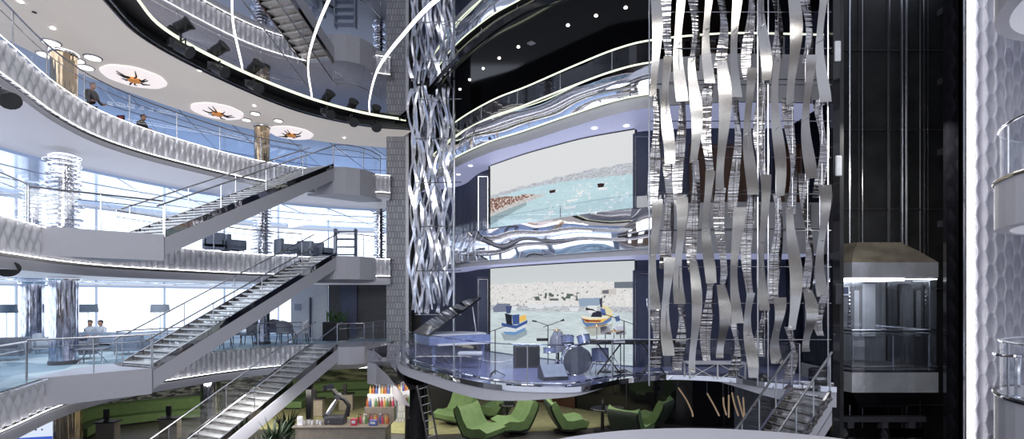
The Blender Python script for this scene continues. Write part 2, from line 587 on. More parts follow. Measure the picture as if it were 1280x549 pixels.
# windows with daylight all along the outer wall
wi = 0
for d, z, hi in ((1, Z1, Z2 - 0.9 * K), (2, Z2, Z3 - 0.9 * K), (3, Z3, ZS + 0.1)):
    i = 4
    while i < NC - 8:
        j = min(i + 5, NC - 1)
        seg = OW[i:j + 1]
        wi += 1
        mb = MB()
        mb.wall(seg, z + 0.25, hi - 0.12)
        o = struct('window_%d' % wi, mb, M['win'] if d < 3 else M['win3'])
        fr = MB()
        ins = offset(seg, -0.05)
        fr.tube([(*ins[0], z + 0.05), (*ins[0], hi)], 0.07, 6)
        fr.tube([(*p, z + 0.25) for p in ins], 0.06, 6)
        fr.tube([(*p, hi - 0.1) for p in ins], 0.07, 6)
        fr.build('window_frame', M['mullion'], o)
        i = j
    mb = MB()
    mb.wall(OW[:5] , z, hi)
    mb.wall(OW[NC - 9:], z, hi)
    struct('wall_outer', mb, M['palefab'] if d > 1 else M['bluefab'])

# bottom deck
mb = MB()
mb.box((-6, 26, Z0 - 0.1), (64, 52, 0.2))
struct('floor', mb, M['wood_dark'])
mb = MB()
mb.wall(resample(spline(ks([(-22, 8), (-20, 17), (-16, 23), (-11, 26), (-6.5, 27)]), 0.6), step=0.6), Z0, Z1 - 0.9 * K)
struct('wall_mural', mb, M['reed'])
mb = MB()
mb.wall(ks([(-9.9, 25.6), (-8, 25.2), (-6, 25.2), (-4.6, 25.6)]), Z0, Z1 - 0.6 * K)
struct('wall_leaf_mural', mb, M['leafmural'])

# ------------------------------------------------------------------ landings (slabs jutting out of the decks)
NLAND = {2: [(-9.36, 9.6), (-7.77, 11.07), (-8.85, 11.42), (-9.62, 11.9), (-9.85, 11.2), (-9.72, 10.6)],
         1: [(-9.45, 9.67), (-8.13, 11.2), (-9.15, 11.55), (-9.66, 12.0), (-9.85, 11.2), (-9.75, 10.6)]}
FLAND = [(-6.02, 16.7), (-5.6, 16.72), (-5.2, 16.95), (-4.9, 17.4), (-4.75, 18.1), (-5.6, 18.2), (-6.6, 17.3), (-7.02, 17.02)]
for d, poly in NLAND.items():
    z = (d - 1) * H
    mb = MB()
    mb.prism([(x * K, y * K) for x, y in poly], z - 0.57 * K, z + 0.015)
    struct('floor', mb, M['panel'])
for z, th in ((Z1, 0.55), (Z2, 0.78), (Z3, 0.9)):
    mb = MB()
    fl = FLAND if z > 0 else [(x + 0.4, y - 0.8) if y < 17.0 else (x + 0.15, y) for x, y in FLAND]
    mb.prism([(x * K, y * K) for x, y in fl], z - th * K, z + 0.015)
    struct('floor', mb, M['panel'])


# ------------------------------------------------------------------ stairs
def stairs(name, label, p0, p1, z0, z1, width, n, tmat='tread'):
    a, b = Vector(p0) * K, Vector(p1) * K
    dirv = (b - a).normalized()
    nv = Vector((-dirv.y, dirv.x))
    root = thing(name, label, 'staircase', (a.x, a.y, z0))

    def line(t, off, dz=0.0):
        q = a.lerp(b, t) + nv * off
        return Vector((q.x, q.y, z0 + (z1 - z0) * t + dz))
    for off in (0.0, width):
        mb = MB()
        for lo, hi, w in ((-0.64, -0.06, 0.10),):
            rings = []
            for t in (0, 1):
                rings.append([line(t, off - w / 2, lo), line(t, off + w / 2, lo), line(t, off + w / 2, hi), line(t, off - w / 2, hi)])
            mb.loft(rings, True)
        mb.build('stringer', M['panel'], root, world=True)
        mb = MB()
        rings = []
        for i in range(9):
            t = i / 8
            rings.append([line(t, off - 0.03, -0.06), line(t, off + 0.03, -0.06), line(t, off + 0.03, 0.17), line(t, off - 0.03, 0.17)])
        mb.loft(rings, True)
        mb.build('mirror_skirt', M['chrome_d'], root, world=True)
        mb = MB()
        mb.add([line(0, off, 0.17), line(1, off, 0.17), line(1, off, 1.0), line(0, off, 1.0)], [(0, 1, 2, 3)])
        mb.build('glass_panel', M['glass'], root, world=True)
        mb = MB()
        mb.tube([line(-0.03, off, 1.02), line(1.03, off, 1.02)], 0.028, 8)
        mb.build('handrail', M['rail'], root, world=True)
        for k in range(5):
            mb = MB()
            t = k / 4
            mb.tube([line(t, off, -0.05), line(t, off, 1.02)], 0.018, 6)
            mb.build('post', M['steel'], root, world=True)
    mb = MB()
    rings = [[line(t, 0.05, -0.36), line(t, width - 0.05, -0.36), line(t, width - 0.05, -0.30), line(t, 0.05, -0.30)] for t in (0, 1)]
    mb.loft(rings, True)
    mb.build('underside', M['panel2'], root, world=True)
    run = (b - a).length / n
    for k in range(n):
        t = (k + 0.5) / n
        q = a.lerp(b, t) + nv * width / 2
        mb = MB()
        ang = math.atan2(dirv.y, dirv.x)
        zt = z0 + (z1 - z0) * (k + 1) / n
        mb.box((q.x, q.y, zt - 0.03), (run * 1.05, width - 0.12, 0.05), ang)
        mb.build('tread', M[tmat], root, world=True)
        q2 = q - Vector((dirv.x, dirv.y)) * run * 0.48
        mb = MB()
        mb.box((q2.x, q2.y, zt - (z1 - z0) / n / 2 - 0.055), (0.02, width - 0.12, (z1 - z0) / n - 0.06), ang)
        mb.build('riser', M['riser'], root, world=True)
    return root


M['tread'] = mat('pale_tread', (0.80, 0.79, 0.78), 0.22, metal=0.3, var=0.08, nscale=5)
M['riser'] = mat('mirror_riser', (0.52, 0.50, 0.48), 0.12, metal=1.0, var=0.3, nscale=4, bump=0.3, bscale=5)
WST = 1.55
stairs('staircase', 'upper staircase with dark mirrored sides rising to the top lounge deck', (-7.77, 11.1), (-6.02, 16.7), Z2, Z3, WST, 26)
stairs('staircase', 'middle staircase with pale treads rising from the lamp lounge deck', (-8.13, 11.23), (-5.95, 16.7), Z1, Z2, WST, 26)
stairs('staircase', 'lowest staircase with white stringer climbing out of the green lounge', (-8.0, 10.3), (-5.6, 15.9), Z0, Z1, WST, 26)


# ------------------------------------------------------------------ glass railings
def railing(name, label, path, z, h=1.1, m=None, bar=None, double=True, posts=1.8, rbar=0.026):
    root = thing(name, label, 'railing', (path[0].x, path[0].y, z))
    mb = MB()
    mb.wall(path, z + 0.02, z + h - 0.05)
    mb.build('glass_panel', m or M['glass'], root, world=True)
    mb = MB()
    mb.tube([(p.x, p.y, z + h) for p in path], rbar, 8)
    mb.build('handrail', bar or M['rail'], root, world=True)
    if double:
        mb = MB()
        mb.tube([(p.x, p.y, z + h * 0.80) for p in offset(path, 0.06)], 0.014, 6)
        mb.build('lower_rail', M['rail'], root, world=True)
    for p in resample(path, step=posts):
        mb = MB()
        mb.tube([(p.x, p.y, z), (p.x, p.y, z + h)], 0.02, 6)
        mb.build('post', M['steel'], root, world=True)
    return root


def near_idx(path, pt):
    v = Vector(pt) * K
    return min(range(len(path)), key=lambda i: (path[i] - v).length)


Cr = offset(C, 0.08)
i1, i2, i3 = near_idx(C, (-9.4, 9.6)), near_idx(C, (-9.6, 12.2)), near_idx(C, (-6.8, 16.9))
railing('glass_railing', 'glass railing with steel rail around the top lounge deck beside the standing man', Cr[4:i3], Z3)
railing('glass_railing', 'glass railing on middle deck before the stacked-disc columns', Cr[4:i1], Z2)
railing('glass_railing', 'glass railing on middle deck below the upper staircase', Cr[i2:i3], Z2)
railing('glass_railing', 'glass railing before the patterned blue carpet and chrome columns', Cr[4:i1], Z1)
railing('glass_railing', 'glass railing along the lamp lounge below the middle staircase', Cr[i2:i3], Z1)
for d in (2, 1):
    a, b = ks(NLAND[d][:2])
    railing('glass_railing', 'frameless glass railing on the jutting landing at the foot of the %s staircase' % ('upper' if d == 2 else 'middle'),
            offset(resample([a, b], n=6), 0.08), (d - 1) * H)
for z, w in ((Z3, 'top'), (Z2, 'middle'), (Z1, 'lamp lounge')):
    pts = [Vector((x * K, y * K)) for x, y in (FLAND if z > 0 else [(x + 0.4, y - 0.8) if y < 17.0 else (x + 0.15, y) for x, y in FLAND])[0:5]]
    railing('glass_railing', 'curved glass railing on the rounded landing end of the %s deck' % w, offset(pts, 0.08), z, posts=1.2)


# ------------------------------------------------------------------ columns
def column_smooth(label, x, y, z0, z1, r, m):
    root = thing('round_column', label, 'column', (x, y, z0))
    n, h = 56, z1 - z0
    rings = []
    for k in range(9):
        z = h * k / 8
        rings.append([(r * (1 + 0.025 * math.cos(a * 14)) * math.cos(a), r * (1 + 0.025 * math.cos(a * 14)) * math.sin(a), z) for a in [2 * PI * j / n for j in range(n)]])
    mb = MB()
    mb.loft(rings, True)
    mb.build('shaft', m, root, smooth=True)
    mb = MB()
    mb.lathe((0, 0, 0), [(r * 1.12, h - 0.12), (r * 1.18, h - 0.06), (r * 1.12, h)], 28)
    mb.build('capital_ring', M['chrome'], root, smooth=True)
    mb = MB()
    mb.lathe((0, 0, 0), [(r * 1.1, 0.0), (r * 1.1, 0.12), (r * 1.02, 0.14)], 28)
    mb.build('base_ring', M['dark'], root, smooth=True)
    return root


def column_discs(label, x, y, z0, z1, r):
    root = thing('disc_column', label, 'column', (x, y, z0))
    h = z1 - z0
    mb = MB()
    mb.lathe((0, 0, 0), [(r * 0.62, 0), (r * 0.62, h)], 20)
    mb.build('core', M['chrome'], root, smooth=True)
    mb = MB()
    k, z = 0, 0.05
    while z < h - 0.1:
        rr = r * (0.86 + 0.16 * ((k * 7) % 5) / 4)
        ox, oy = 0.05 * math.sin(k * 2.1), 0.05 * math.cos(k * 1.7)
        mb.lathe((ox, oy, z), [(rr * 0.9, 0), (rr, 0.02), (rr, 0.05), (rr * 0.9, 0.07)], 20)
        z += 0.155
        k += 1
    mb.build('disc_stack', M['chrome'], root, smooth=True)
    return root


colA, colB, colC, colD = (-10.84, 12.0), (-14.7, 15.2), (-8.62, 17.1), (-5.25, 19.6)
CH = Z2 - 0.9 * K
column_smooth('stout rippled chrome column beside the middle staircase landing', colA[0] * K, colA[1] * K, Z1, CH, 0.39, M['chrome_col'])
column_smooth('rippled chrome column deep in the lamp lounge near the windows', colB[0] * K, colB[1] * K, Z1, CH, 0.40, M['chrome_col'])
column_smooth('chrome column among the dining chairs behind the middle staircase', colC[0] * K, colC[1] * K, Z1, CH, 0.36, M['chrome_col'])
column_smooth('slim chrome column beside the dark wall niche and stone pillar', colD[0] * K, colD[1] * K, Z1, CH, 0.30, M['chrome_col'])
C2 = Z3 - 0.9 * K
column_discs('thick column of stacked chrome discs at the upper staircase foot', colA[0] * K, colA[1] * K, Z2, C2, 0.50)
column_discs('stacked chrome disc column set back against the middle deck windows', colB[0] * K, colB[1] * K, Z2, C2, 0.45)
column_discs('stacked chrome disc column under the upper staircase by lounge chairs', colC[0] * K, colC[1] * K, Z2, C2, 0.48)
column_discs('stacked chrome disc column beside the grey stone pillar', colD[0] * K, colD[1] * K, Z2, C2, 0.32)
column_smooth('bronze mirrored column beside the standing man', colA[0] * K, colA[1] * K, Z3, ZS, 0.36, M['bronze'])
column_smooth('bronze mirrored column on the top deck below the flower lights', colC[0] * K, colC[1] * K, Z3, ZS, 0.34, M['bronze'])
CB = Z1 - 0.9 * K
column_smooth('bronze column beside the lit wall screen on the bottom deck', xat(86, 20.5), 20.5, Z0, CB, 0.45, M['bronze'])
column_smooth('silver column behind the lowest staircase and green sofa', xat(263, 25.6), 25.6, Z0, CB, 0.45, M['chrome_col'])
column_smooth('glossy column with dark foot on the olive carpet', xat(475, 27.5), 27.5, Z0, CB, 0.38, M['bronze'])

# ------------------------------------------------------------------ stone pillar and black panel behind the ribbon cluster
YP = 18.3 * K
mb = MB()
mb.box((xat(496.5, YP), YP + 0.5, (Z0 + ZM) / 2), (27 / F * YP, 1.0, ZM - Z0))
struct('wall_pillar', mb, M['brick'])
mb = MB()
mb.box((xat(509.3, YP) , YP - 0.02, (Z1 + ZM) / 2), (0.16, 0.12, ZM - Z1))
struct(trim(), mb, M['fin'])
mb = MB()
mb.box((xat(540, 19.3 * K), 19.5 * K, (Z0 + ZM) / 2), (62 / F * 19.3 * K, 0.3, ZM - Z0))
struct('wall_black', mb, M['black'])

# ------------------------------------------------------------------ mirrored ceiling, ring truss, LED arcs
Ck = RING
KIN = spline(ks([(-4.2, 17.6), (-2.9, 15.6), (-1.75, 13.4), (-0.1, 11.0), (1.42, 9.95), (3.2, 9.1), (6.6, 8.6)]), 0.4)
mb = MB()
poly = [(p.x, p.y) for p in Ck] + [(p.x, p.y) for p in KIN] + [(9.4, 2.5)]
n = len(poly)
mb.add([(x, y, ZM) for x, y in poly], [tuple(range(n))])
struct('ceiling_mirror', mb, M['mirror'])
mb = MB()
mb.flat(Ck, RS, ZM - 0.012)
mb.wall(RS, ZS, ZM - 0.01)
struct(trim(), mb, M['black'])
band_tube(trim(), RING, ZM - 0.03, 0.03, M['ledgreen'])
ring_rail = band_tube(trim(), offset(RS, -0.16), ZS + 0.02, 0.03, M['rail'])
band_tube(trim(), RS, ZS - 0.005, 0.025, M['rail'])
tn_arcs = [[(290, -40), (290, 0), (292, 35), (303, 86)], [(436, -40), (412, 0), (392, 49), (385, 85), (390, 123)],
           [(620, -40), (548, 0), (505, 44), (473, 87), (462, 125), (462, 143)]]
for pts, w in zip(tn_arcs, ('first straight LED line on the mirrored ceiling, above the second flower light', 'middle curved LED line on the mirrored ceiling above the stair reflection',
                            'longest curved LED line on the mirrored ceiling, sweeping past the stone pillar')):
    q = []
    for px, py in pts:
        Y = (ZM - 0.05 - EYE) * F / (372 - py)
        q.append(Vector((xat(px, Y), Y)))
    q = spline(q, 0.25)
    mb = MB()
    mb.tube([(p.x, p.y, ZM - 0.05) for p in q], 0.026, 8)
    o = mb.build('led_light_line', M['led'], smooth=True)
    tag(o, w, 'light')

# spotlights clamped to the ring
sp0 = None
SP = [(226, 59, 'topmost'), (272, 86, 'second'), (317, 107, 'third'), (409, 141, 'fourth'), (440, 151, 'fifth'), (470, 158, 'last'), (5, 118, 'lone')]
for px, py, w in SP[:6]:
    Y = (ZM - 0.33 - EYE) * F / (372 - py)
    x = xat(px, Y)
    lab = 'black spotlight on the ceiling ring, %s from the top of the row' % {'topmost': 'highest, first', 'last': 'sixth and lowest'}.get(w, w)
    if sp0 is None:
        sp0 = thing('stage_spotlight', lab, 'spotlight', (x, Y, ZM), 0.6, 'spotlights on the ring')
        mb = MB()
        ax = Vector((0.75, -0.4, -0.5)).normalized()
        c = Vector((0.05, -0.05, -0.34))
        mb.tube([c - ax * 0.22, c - ax * 0.18, c + ax * 0.1, c + ax * 0.2, c + ax * 0.22], [0.10, 0.15, 0.155, 0.19, 0.18], 14)
        sp0.scale = (1.3, 1.3, 1.15)
        mb.build('housing', M['lampgrey'], sp0, smooth=True)
        mb = MB()
        mb.tube([(0, 0, 0), (0, 0, -0.12)], 0.03, 8)
        mb.tube([(-0.1, 0.18, -0.34), (-0.1, 0.18, -0.12), (0.1, -0.22, -0.12), (0.1, -0.22, -0.34)], 0.02, 6)
        mb.build('yoke', M['dark'], sp0)
        mb = MB()
        mb.box(c - ax * 0.3, (0.2, 0.2, 0.18), 0.3)
        mb.build('power_box', M['dark'], sp0)
    else:
        dup(sp0, (x, Y, ZM), 0.6 - 0.25 * SP.index((px, py, w)), lab, (1.3, 1.3, 1.15))
# one more on the fascia at the frame's edge
for px, py, Y, w in ((4, 118, 12.3, 'black spotlight clamped under the fins of the top lounge deck'), (3, 327, 12.6, 'black spotlight clamped under the fins of the middle deck')):
    p = at(px, py, Y)
    o = dup(sp0, (p.x, p.y, p.z + 0.3), 0.2, w)
    del o['group']

# flower-shaped ceiling lights
fl0 = None
for px, py, w in ((168, 96, 'largest petal-shaped ceiling light, beside the standing man'), (272, 139, 'middle petal-shaped ceiling light with amber heart'),
                  (364, 166, 'smallest petal-shaped ceiling light near the bronze column top')):
    Y = (ZS - EYE) * F / (372 - py)
    loc = (xat(px, Y), Y, ZS)
    if fl0 is None:
        fl0 = thing('flower_ceiling_light', w, 'ceiling light', loc, 0.3, 'petal-shaped ceiling lights')
        mb = MB()
        n = 64
        ring = lambda r, z: [((r * (1 + 0.035 * abs(math.sin(a * 4)))) * math.cos(a), (r * (1 + 0.035 * abs(math.sin(a * 4)))) * math.sin(a), z) for a in [2 * PI * j / n for j in range(n)]]
        mb.loft([ring(1.0, -0.005), ring(1.0, -0.04), ring(0.96, -0.055), ring(0.3, -0.03), ring(0.05, -0.03)], True)
        mb.build('petal_disc', M['discp'], fl0)
        for k in range(9):
            a = 2 * PI * k / 9 + 0.2 * (k % 3)
            mb = MB()
            R0 = 0.45 + 0.38 * ((k * 5) % 4) / 3
            mb.tube([(0.12 * math.cos(a), 0.12 * math.sin(a), -0.10), (R0 * 0.6 * math.cos(a + .1), R0 * 0.6 * math.sin(a + .1), -0.16), (R0 * math.cos(a), R0 * math.sin(a), -0.09)], [0.04, 0.032, 0.015], 6)
            mb.build('stamen', M['black'], fl0)
        mb = MB()
        for k in range(7):
            a = 2 * PI * k / 7
            mb.lathe((0.14 * math.cos(a), 0.14 * math.sin(a), -0.16), [(0.02, -0.05), (0.08, -0.02), (0.09, 0.04), (0.04, 0.09)], 8)
        mb.lathe((0, 0, -0.17), [(0.03, -0.06), (0.1, 0), (0.1, 0.08)], 10)
        mb.build('heart', M['orange'], fl0, smooth=True)
    else:
        dup(fl0, loc, 1.1 + px, w, (1.02, 1.02, 1))

# flat oval downlights around the bronze columns
dl0 = None
for px, py, w in ((64, 52, 'above the first bronze column, nearest the frame edge'), (57, 67, 'below its twin, over the top deck railing'), (116, 71, 'beside the first bronze column capital'),
                  (107, 83, 'between bronze column and standing man'), (95, 74, 'right against the first bronze column'), (308, 149, 'beside the second bronze column, towards the flower light'),
                  (348, 150, 'beside the second bronze column, towards the stone pillar'), (319, 141, 'at the capital of the second bronze column')):
    Y = (ZS - EYE) * F / (372 - py)
    loc = (xat(px, Y), Y, ZS)
    lab = 'flat round ceiling downlight ' + w
    if dl0 is None:
        dl0 = thing('round_downlight', lab, 'ceiling light', loc, 0, 'round downlights at the bronze columns')
        MB().lathe((0, 0, 0), [(0.27, -0.001), (0.29, -0.02), (0.27, -0.05), (0.24, -0.055)], 24).build('trim_ring', M['panel2'], dl0, smooth=True)
        MB().lathe((0, 0, 0), [(0.235, -0.05), (0.235, -0.06)], 24).build('diffuser', M['disc'], dl0)
    else:
        s = 1.0 if px < 200 else 0.8
        dup(dl0, loc, 0, lab, (s, s, 1))
# tiny recessed spots in the cream soffit and the soffits below
SS = [(26, 2), (66, 35), (43, 15), (250, 88), (318, 132), (430, 172)]
for i, (px, py) in enumerate(SS):
    Y = (ZS - EYE) * F / (372 - py)
    w = ['at the top frame edge', 'above the first bronze column downlights', 'dark, between its two lit neighbours', 'between the first two flower lights', 'above the second bronze column', 'near the stone pillar'][i]
    o = MB().lathe((0, 0, 0), [(0.06, 0), (0.06, -0.02), (0.045, -0.025)], 12).build('recessed_spot', M['spot'] if i != 2 else M['dark'])
    o.location = (xat(px, Y), Y, ZS)
    tag(o, 'tiny recessed spot in the cream ceiling ' + w, 'ceiling light', 'recessed spots in the cream ceiling')

# ------------------------------------------------------------------ stage-side balconies
KB = offset(KC, 0)
iX = next(i for i, p in enumerate(KC) if p.x > 2.75 * K)
KBACK = offset(KC, 0)
back = spline(ks([(-3.4, 18.5), (-1.8, 17.4), (-0.95, 15.5), (0.35, 13.98), (1.15, 13.15), (1.9, 12.45), (2.95, 11.75), (4.2, 11.5), (5.3, 11.5), (6.35, 11.5)]), 0.25)
back = resample(back, n=len(KC))
for z, zt, zb, lipb, nm in ((Z2, 3.47, 2.62, 2.49, 'middle'), (Z3, 6.44, 5.80, 5.53, 'top')):
    # wavy mirrored fascia, really waved
    seg = KC[:iX + 1]
    rows = 7
    A = []
    nn = offset(seg, 1.0)
    for r in range(rows):
        t = r / (rows - 1)
        row = []
        for i, q in enumerate(seg):
            s = i * 0.25
            d = 0.035 * math.sin(s * 0.9 + t * 1.2 + z) + 0.012 * math.sin(s * 2.3 + t * 3) + 0.07 * math.sin(PI * t)
            nv = nn[i] - q
            row.append((q.x + nv.x * d * -1, q.y + nv.y * d * -1, (zb + (zt - zb) * t) * K))
        A.append(row)
    mb = MB()
    n = len(seg)
    mb.add([v for row in A for v in row], [(r * n + i, r * n + i + 1, (r + 1) * n + i + 1, (r + 1) * n + i) for r in range(rows - 1) for i in range(n - 1)])
    struct(trim(), mb, M['chrome_wb' if nm == 'top' else 'chrome_w'] if 'chrome_wb' in M else M['chrome_w'], smooth=True)
    mb = MB()                                            # matte grey panels behind the ribbon curtain
    mb.wall(KC[iX:], lipb * K, (zt + 0.05) * K)
    struct(trim(), mb, M['panel2'])
    mb = MB()
    for i in range(iX, len(KC), 6):
        p = KC[i]
        mb.box((p.x, p.y - 0.012, (lipb + zt) / 2 * K), (0.02, 0.02, (zt - lipb) * K))
    mb.tube([(p.x, p.y - 0.012, (lipb + zt) / 2 * K) for p in KC[iX:]], 0.012, 4)
    struct(trim(), mb, M['dark'])
    mb = MB()
    mb.wall(offset(seg, 0.06), lipb * K, zb * K)
    struct(trim(), mb, M['panel2'])
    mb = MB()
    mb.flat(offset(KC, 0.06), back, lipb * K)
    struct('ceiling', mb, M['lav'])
    mb = MB()
    mb.flat(KC, back, z)
    mb.flat(KC, offset(KC, 0.3), zt * K)
    struct('floor', mb, M['dark'])
    railing('glass_railing', ('smoked glass railing with pale light line along the top stage balcony' if nm == 'top' else 'low clear glass screen along the middle stage balcony'), offset(KC[4:], 0.15), zt * K, 0.52 * K if nm == 'top' else 0.3 * K,
            M['glassd'] if nm == 'top' else M['glass'], M['ledgreen'] if nm == 'top' else M['glass'], False, 2.2 if nm == 'top' else 9.0)
    if nm == 'top':
        band_tube(trim(), offset(seg, -0.03), zt * K, 0.025, M['ledgreen'])
        band_tube(trim(), offset(seg, -0.03), zb * K, 0.025, M['ledwarm'] if 'ledwarm' in M else M['ledgreen'])

# small downlights in the lavender soffits
for i, (px, py, zz, w) in enumerate(((588, 207, 5.53, 'near the ribbon cluster'), (573, 218, 5.53, 'deepest, beside the steel mast'), (743, 160, 5.53, 'above the upper screen'), (783, 157, 5.53, 'above the upper screen corner by the ribbon curtain'),
                                     (587, 340, 2.49, 'below the middle balcony by the ribbon cluster'))):
    Y = (zz * K - EYE) * F / (372 - py)
    o = MB().lathe((0, 0, 0), [(0.10, 0), (0.10, -0.02), (0.07, -0.03)], 14).build('soffit_downlight', M['ledsoft'])
    o.location = (xat(px, Y), Y, zz * K)
    tag(o, 'small round downlight in the lavender ceiling ' + w, 'ceiling light', 'downlights in the lavender ceilings')

# black glossy ceiling of the top balcony with a row of spots
mb = MB()
kin = resample(KIN[:], n=60)
bk = resample(ks([(-5, 20), (-2, 21), (3, 20), (6.6, 17)]), n=60)
mb.flat(kin, bk, ZM + 0.02)
mb.wall(kin, ZM - 0.12, ZM + 0.02)
struct('ceiling', mb, M['blackg'])
band_tube(trim(), offset(kin, 0.25), ZM - 0.02, 0.02, M['dark'])
for i, (px, py) in enumerate(((575, 112), (587, 100), (604, 86), (624, 73), (648, 59), (710, 32), (745, 20), (782, 10))):
    Y = (ZM - EYE) * F / (372 - py)
    o = MB().lathe((0, 0, 0), [(0.05, 0), (0.05, -0.02), (0.032, -0.025)], 12).build('ceiling_spot', M['spot'])
    o.location = (xat(px, Y), Y, ZM + 0.015)
    tag(o, 'bright pin spot in the black ceiling, %s from the ribbon cluster' % ['first', 'second', 'third', 'fourth', 'fifth', 'sixth', 'seventh', 'eighth'][i], 'ceiling light', 'row of pin spots in the black ceiling')
Y = (ZM - EYE) * F / (372 - 54)
o = MB().lathe((0, 0, 0), [(0.14, 0), (0.16, -0.03), (0.12, -0.05)], 4).build('ceiling_vent', M['panel'])
o.location = (xat(664, Y), Y, ZM + 0.015)
tag(o, 'pale square vent in the black ceiling beyond the pin spots', 'vent')

# back walls of the balconies
for z0, z1, nm in ((Z3, ZM, 'top'), (Z2, 5.53 * K, 'middle'), (Z1, 2.49 * K, 'stage')):
    mb = MB()
    bb = offset(back, 0.0) if nm != 'top' else resample(ks([(-4, 20), (0, 17.5), (3, 14.5), (6.6, 13.5)]), n=40)
    mb.wall(bb, z0, z1)
    struct('wall_stage', mb, M['navy'] if nm != 'top' else M['black'])
mb = MB()
mb.wall(resample(ks([(-4.6, 20.2), (-3.2, 20.2), (-1.5, 18.0)]), n=10), Z1, ZM)
struct('wall_stage', mb, M['dark'])
# framed navy doors beside the screens, brown doors behind the ribbon curtain
di = 0
for px, Yo, z, hh, w, m in ((604, 14.9, Z2, 3.3, 0.52, 'navy'), (604, 14.9, Z1, 3.2, 0.52, 'navy'), (805, 11.45, Z2, 3.4, 0.75, 'navy'), (805, 11.45, Z1, 3.2, 0.75, 'navy'),
                            (850, 13.2, Z3, 2.4, 1.2, 'brown'), (880, 13.0, Z3, 2.4, 1.0, 'brown'), (918, 13.0, Z3, 2.4, 1.3, 'brown'), (985, 12.8, Z3, 2.4, 1.2, 'brown'), (1030, 12.8, Z3, 2.4, 0.9, 'brown'),
                            (880, 11.3, Z2, 3.0, 1.0, 'brown'), (915, 11.3, Z2, 3.0, 1.0, 'brown'), (985, 11.3, Z2, 3.0, 0.9, 'brown')):
    di += 1
    Y = Yo * K
    x = xat(px, Y)
    mb = MB()
    mb.box((x, Y - 0.05, z + hh / 2), (w, 0.08, hh))
    d = struct('door_%d' % di, mb, M[m])
    f = MB()
    for sx in (-1, 1):
        f.box((x + sx * (w / 2 - 0.06), Y - 0.11, z + hh / 2), (0.025, 0.03, hh - 0.2))
    f.box((x, Y - 0.11, z + hh - 0.12), (w - 0.12, 0.03, 0.025))
    f.build('door_frame', M['rail'], d)

# ------------------------------------------------------------------ LED screens
rng = np.random.RandomState(4)


def vnoise(x, y, seed=0):
    xi, yi = np.floor(x).astype(int), np.floor(y).astype(int)
    xf, yf = x - xi, y - yi

    def h(a, b):
        v = np.sin(a * 127.1 + b * 311.7 + seed * 74.7) * 43758.5453
        return v - np.floor(v)
    u, v = xf * xf * (3 - 2 * xf), yf * yf * (3 - 2 * yf)
    return (h(xi, yi) * (1 - u) + h(xi + 1, yi) * u) * (1 - v) + (h(xi, yi + 1) * (1 - u) + h(xi + 1, yi + 1) * u) * v


def lin(c):
    c = np.array(c, float) / 255
    return np.where(c < 0.04045, c / 12.92, ((c + 0.055) / 1.055) ** 2.4)


def paint_upper(u, v):
    """harbour seen from above: pale sky, low coast, turquoise bay with moored boats. u,v in 0..1, v up"""
    img = np.zeros(u.shape + (3,))
    img[:] = lin((226, 228, 229)) * (0.94 + 0.06 * v)[..., None]
    edge = 0.605 + 0.012 * np.sin(u * 5) - 0.01 * u
    top = edge + 0.03 + 0.075 * np.clip((u - 0.35) / 0.65, 0, 1) ** 0.8 + 0.02 * vnoise(u * 40, v * 0, 1)
    sea = v < edge
    seac = lin((194, 221, 229)) * (0.86 + 0.16 * vnoise(u * 60, v * 120, 2) + 0.1 * vnoise(u * 5, v * 20, 3))[..., None]
    img[sea] = seac[sea]
    co = (v >= edge) & (v < top)
    cc = lin((200, 204, 212)) * (0.62 + 0.6 * vnoise(u * 110, v * 170, 5))[..., None]
    img[co] = cc[co]
    t = np.clip(u / 0.38, 0, 1)
    ptop = 0.60 - 0.09 * t + 0.015 * vnoise(u * 50, v * 0, 9)
    pbot = 0.385 + 0.115 * t ** 0.8
    pen = (v < ptop) & (v > pbot) & (u < 0.38)
    n = vnoise(u * 150, v * 110, 6)
    pc = np.where((n > 0.58 - 0.25 * (t > 0.7))[..., None], lin((222, 206, 198)), lin((132, 98, 88)))
    img[pen] = pc[pen]
    rim = pen & (v < pbot + 0.045)
    img[rim] = (lin((214, 212, 212)) * (0.7 + 0.4 * n)[..., None])[rim]
    shd = (v > pbot - 0.10 * (1 - t)) & (v <= pbot) & (u < 0.25)
    img[shd] *= 0.62

    def boat(cu, cv, w, h, col, mast=0.0):
        m = poly_mask(u, v, [(cu - w, cv + h), (cu - w * 0.75, cv - h), (cu + w * 0.75, cv - h), (cu + w, cv + h * 0.8)])
        img[m] = lin(col)
        if mast:
            mm = (np.abs(u - cu) < 0.0016) & (v > cv) & (v < cv + mast)
            img[mm] = lin((228, 236, 240))
    for i in range(40):
        cu, cv = 0.35 + 0.62 * rng.rand(), 0.22 + 0.34 * rng.rand()
        boat(cu, cv, 0.005 + 0.009 * rng.rand(), 0.005 + 0.003 * rng.rand(), (236, 240, 243), 0.05 * (rng.rand() > 0.5))
    for cu, cv, w in ((0.57, 0.40, 0.042), (0.55, 0.33, 0.045), (0.62, 0.46, 0.02), (0.78, 0.475, 0.035), (0.42, 0.31, 0.02), (0.41, 0.22, 0.024), (0.485, 0.205, 0.02), (0.27, 0.27, 0.022), (0.16, 0.20, 0.024), (0.645, 0.19, 0.018)):
        boat(cu, cv, w, 0.011, (240, 242, 243), 0.08)
    boat(0.43, 0.528, 0.023, 0.017, (62, 34, 30))
    boat(0.767, 0.512, 0.026, 0.019, (50, 32, 28))
    return img


def poly_mask(u, v, pts):
    m = np.zeros(u.shape, bool)
    n = len(pts)
    j = n - 1
    for i in range(n):
        xi, yi = pts[i]
        xj, yj = pts[j]
        c = ((yi > v) != (yj > v)) & (u < (xj - xi) * (v - yi) / (yj - yi + 1e-12) + xi)
        m ^= c
        j = i
    return m


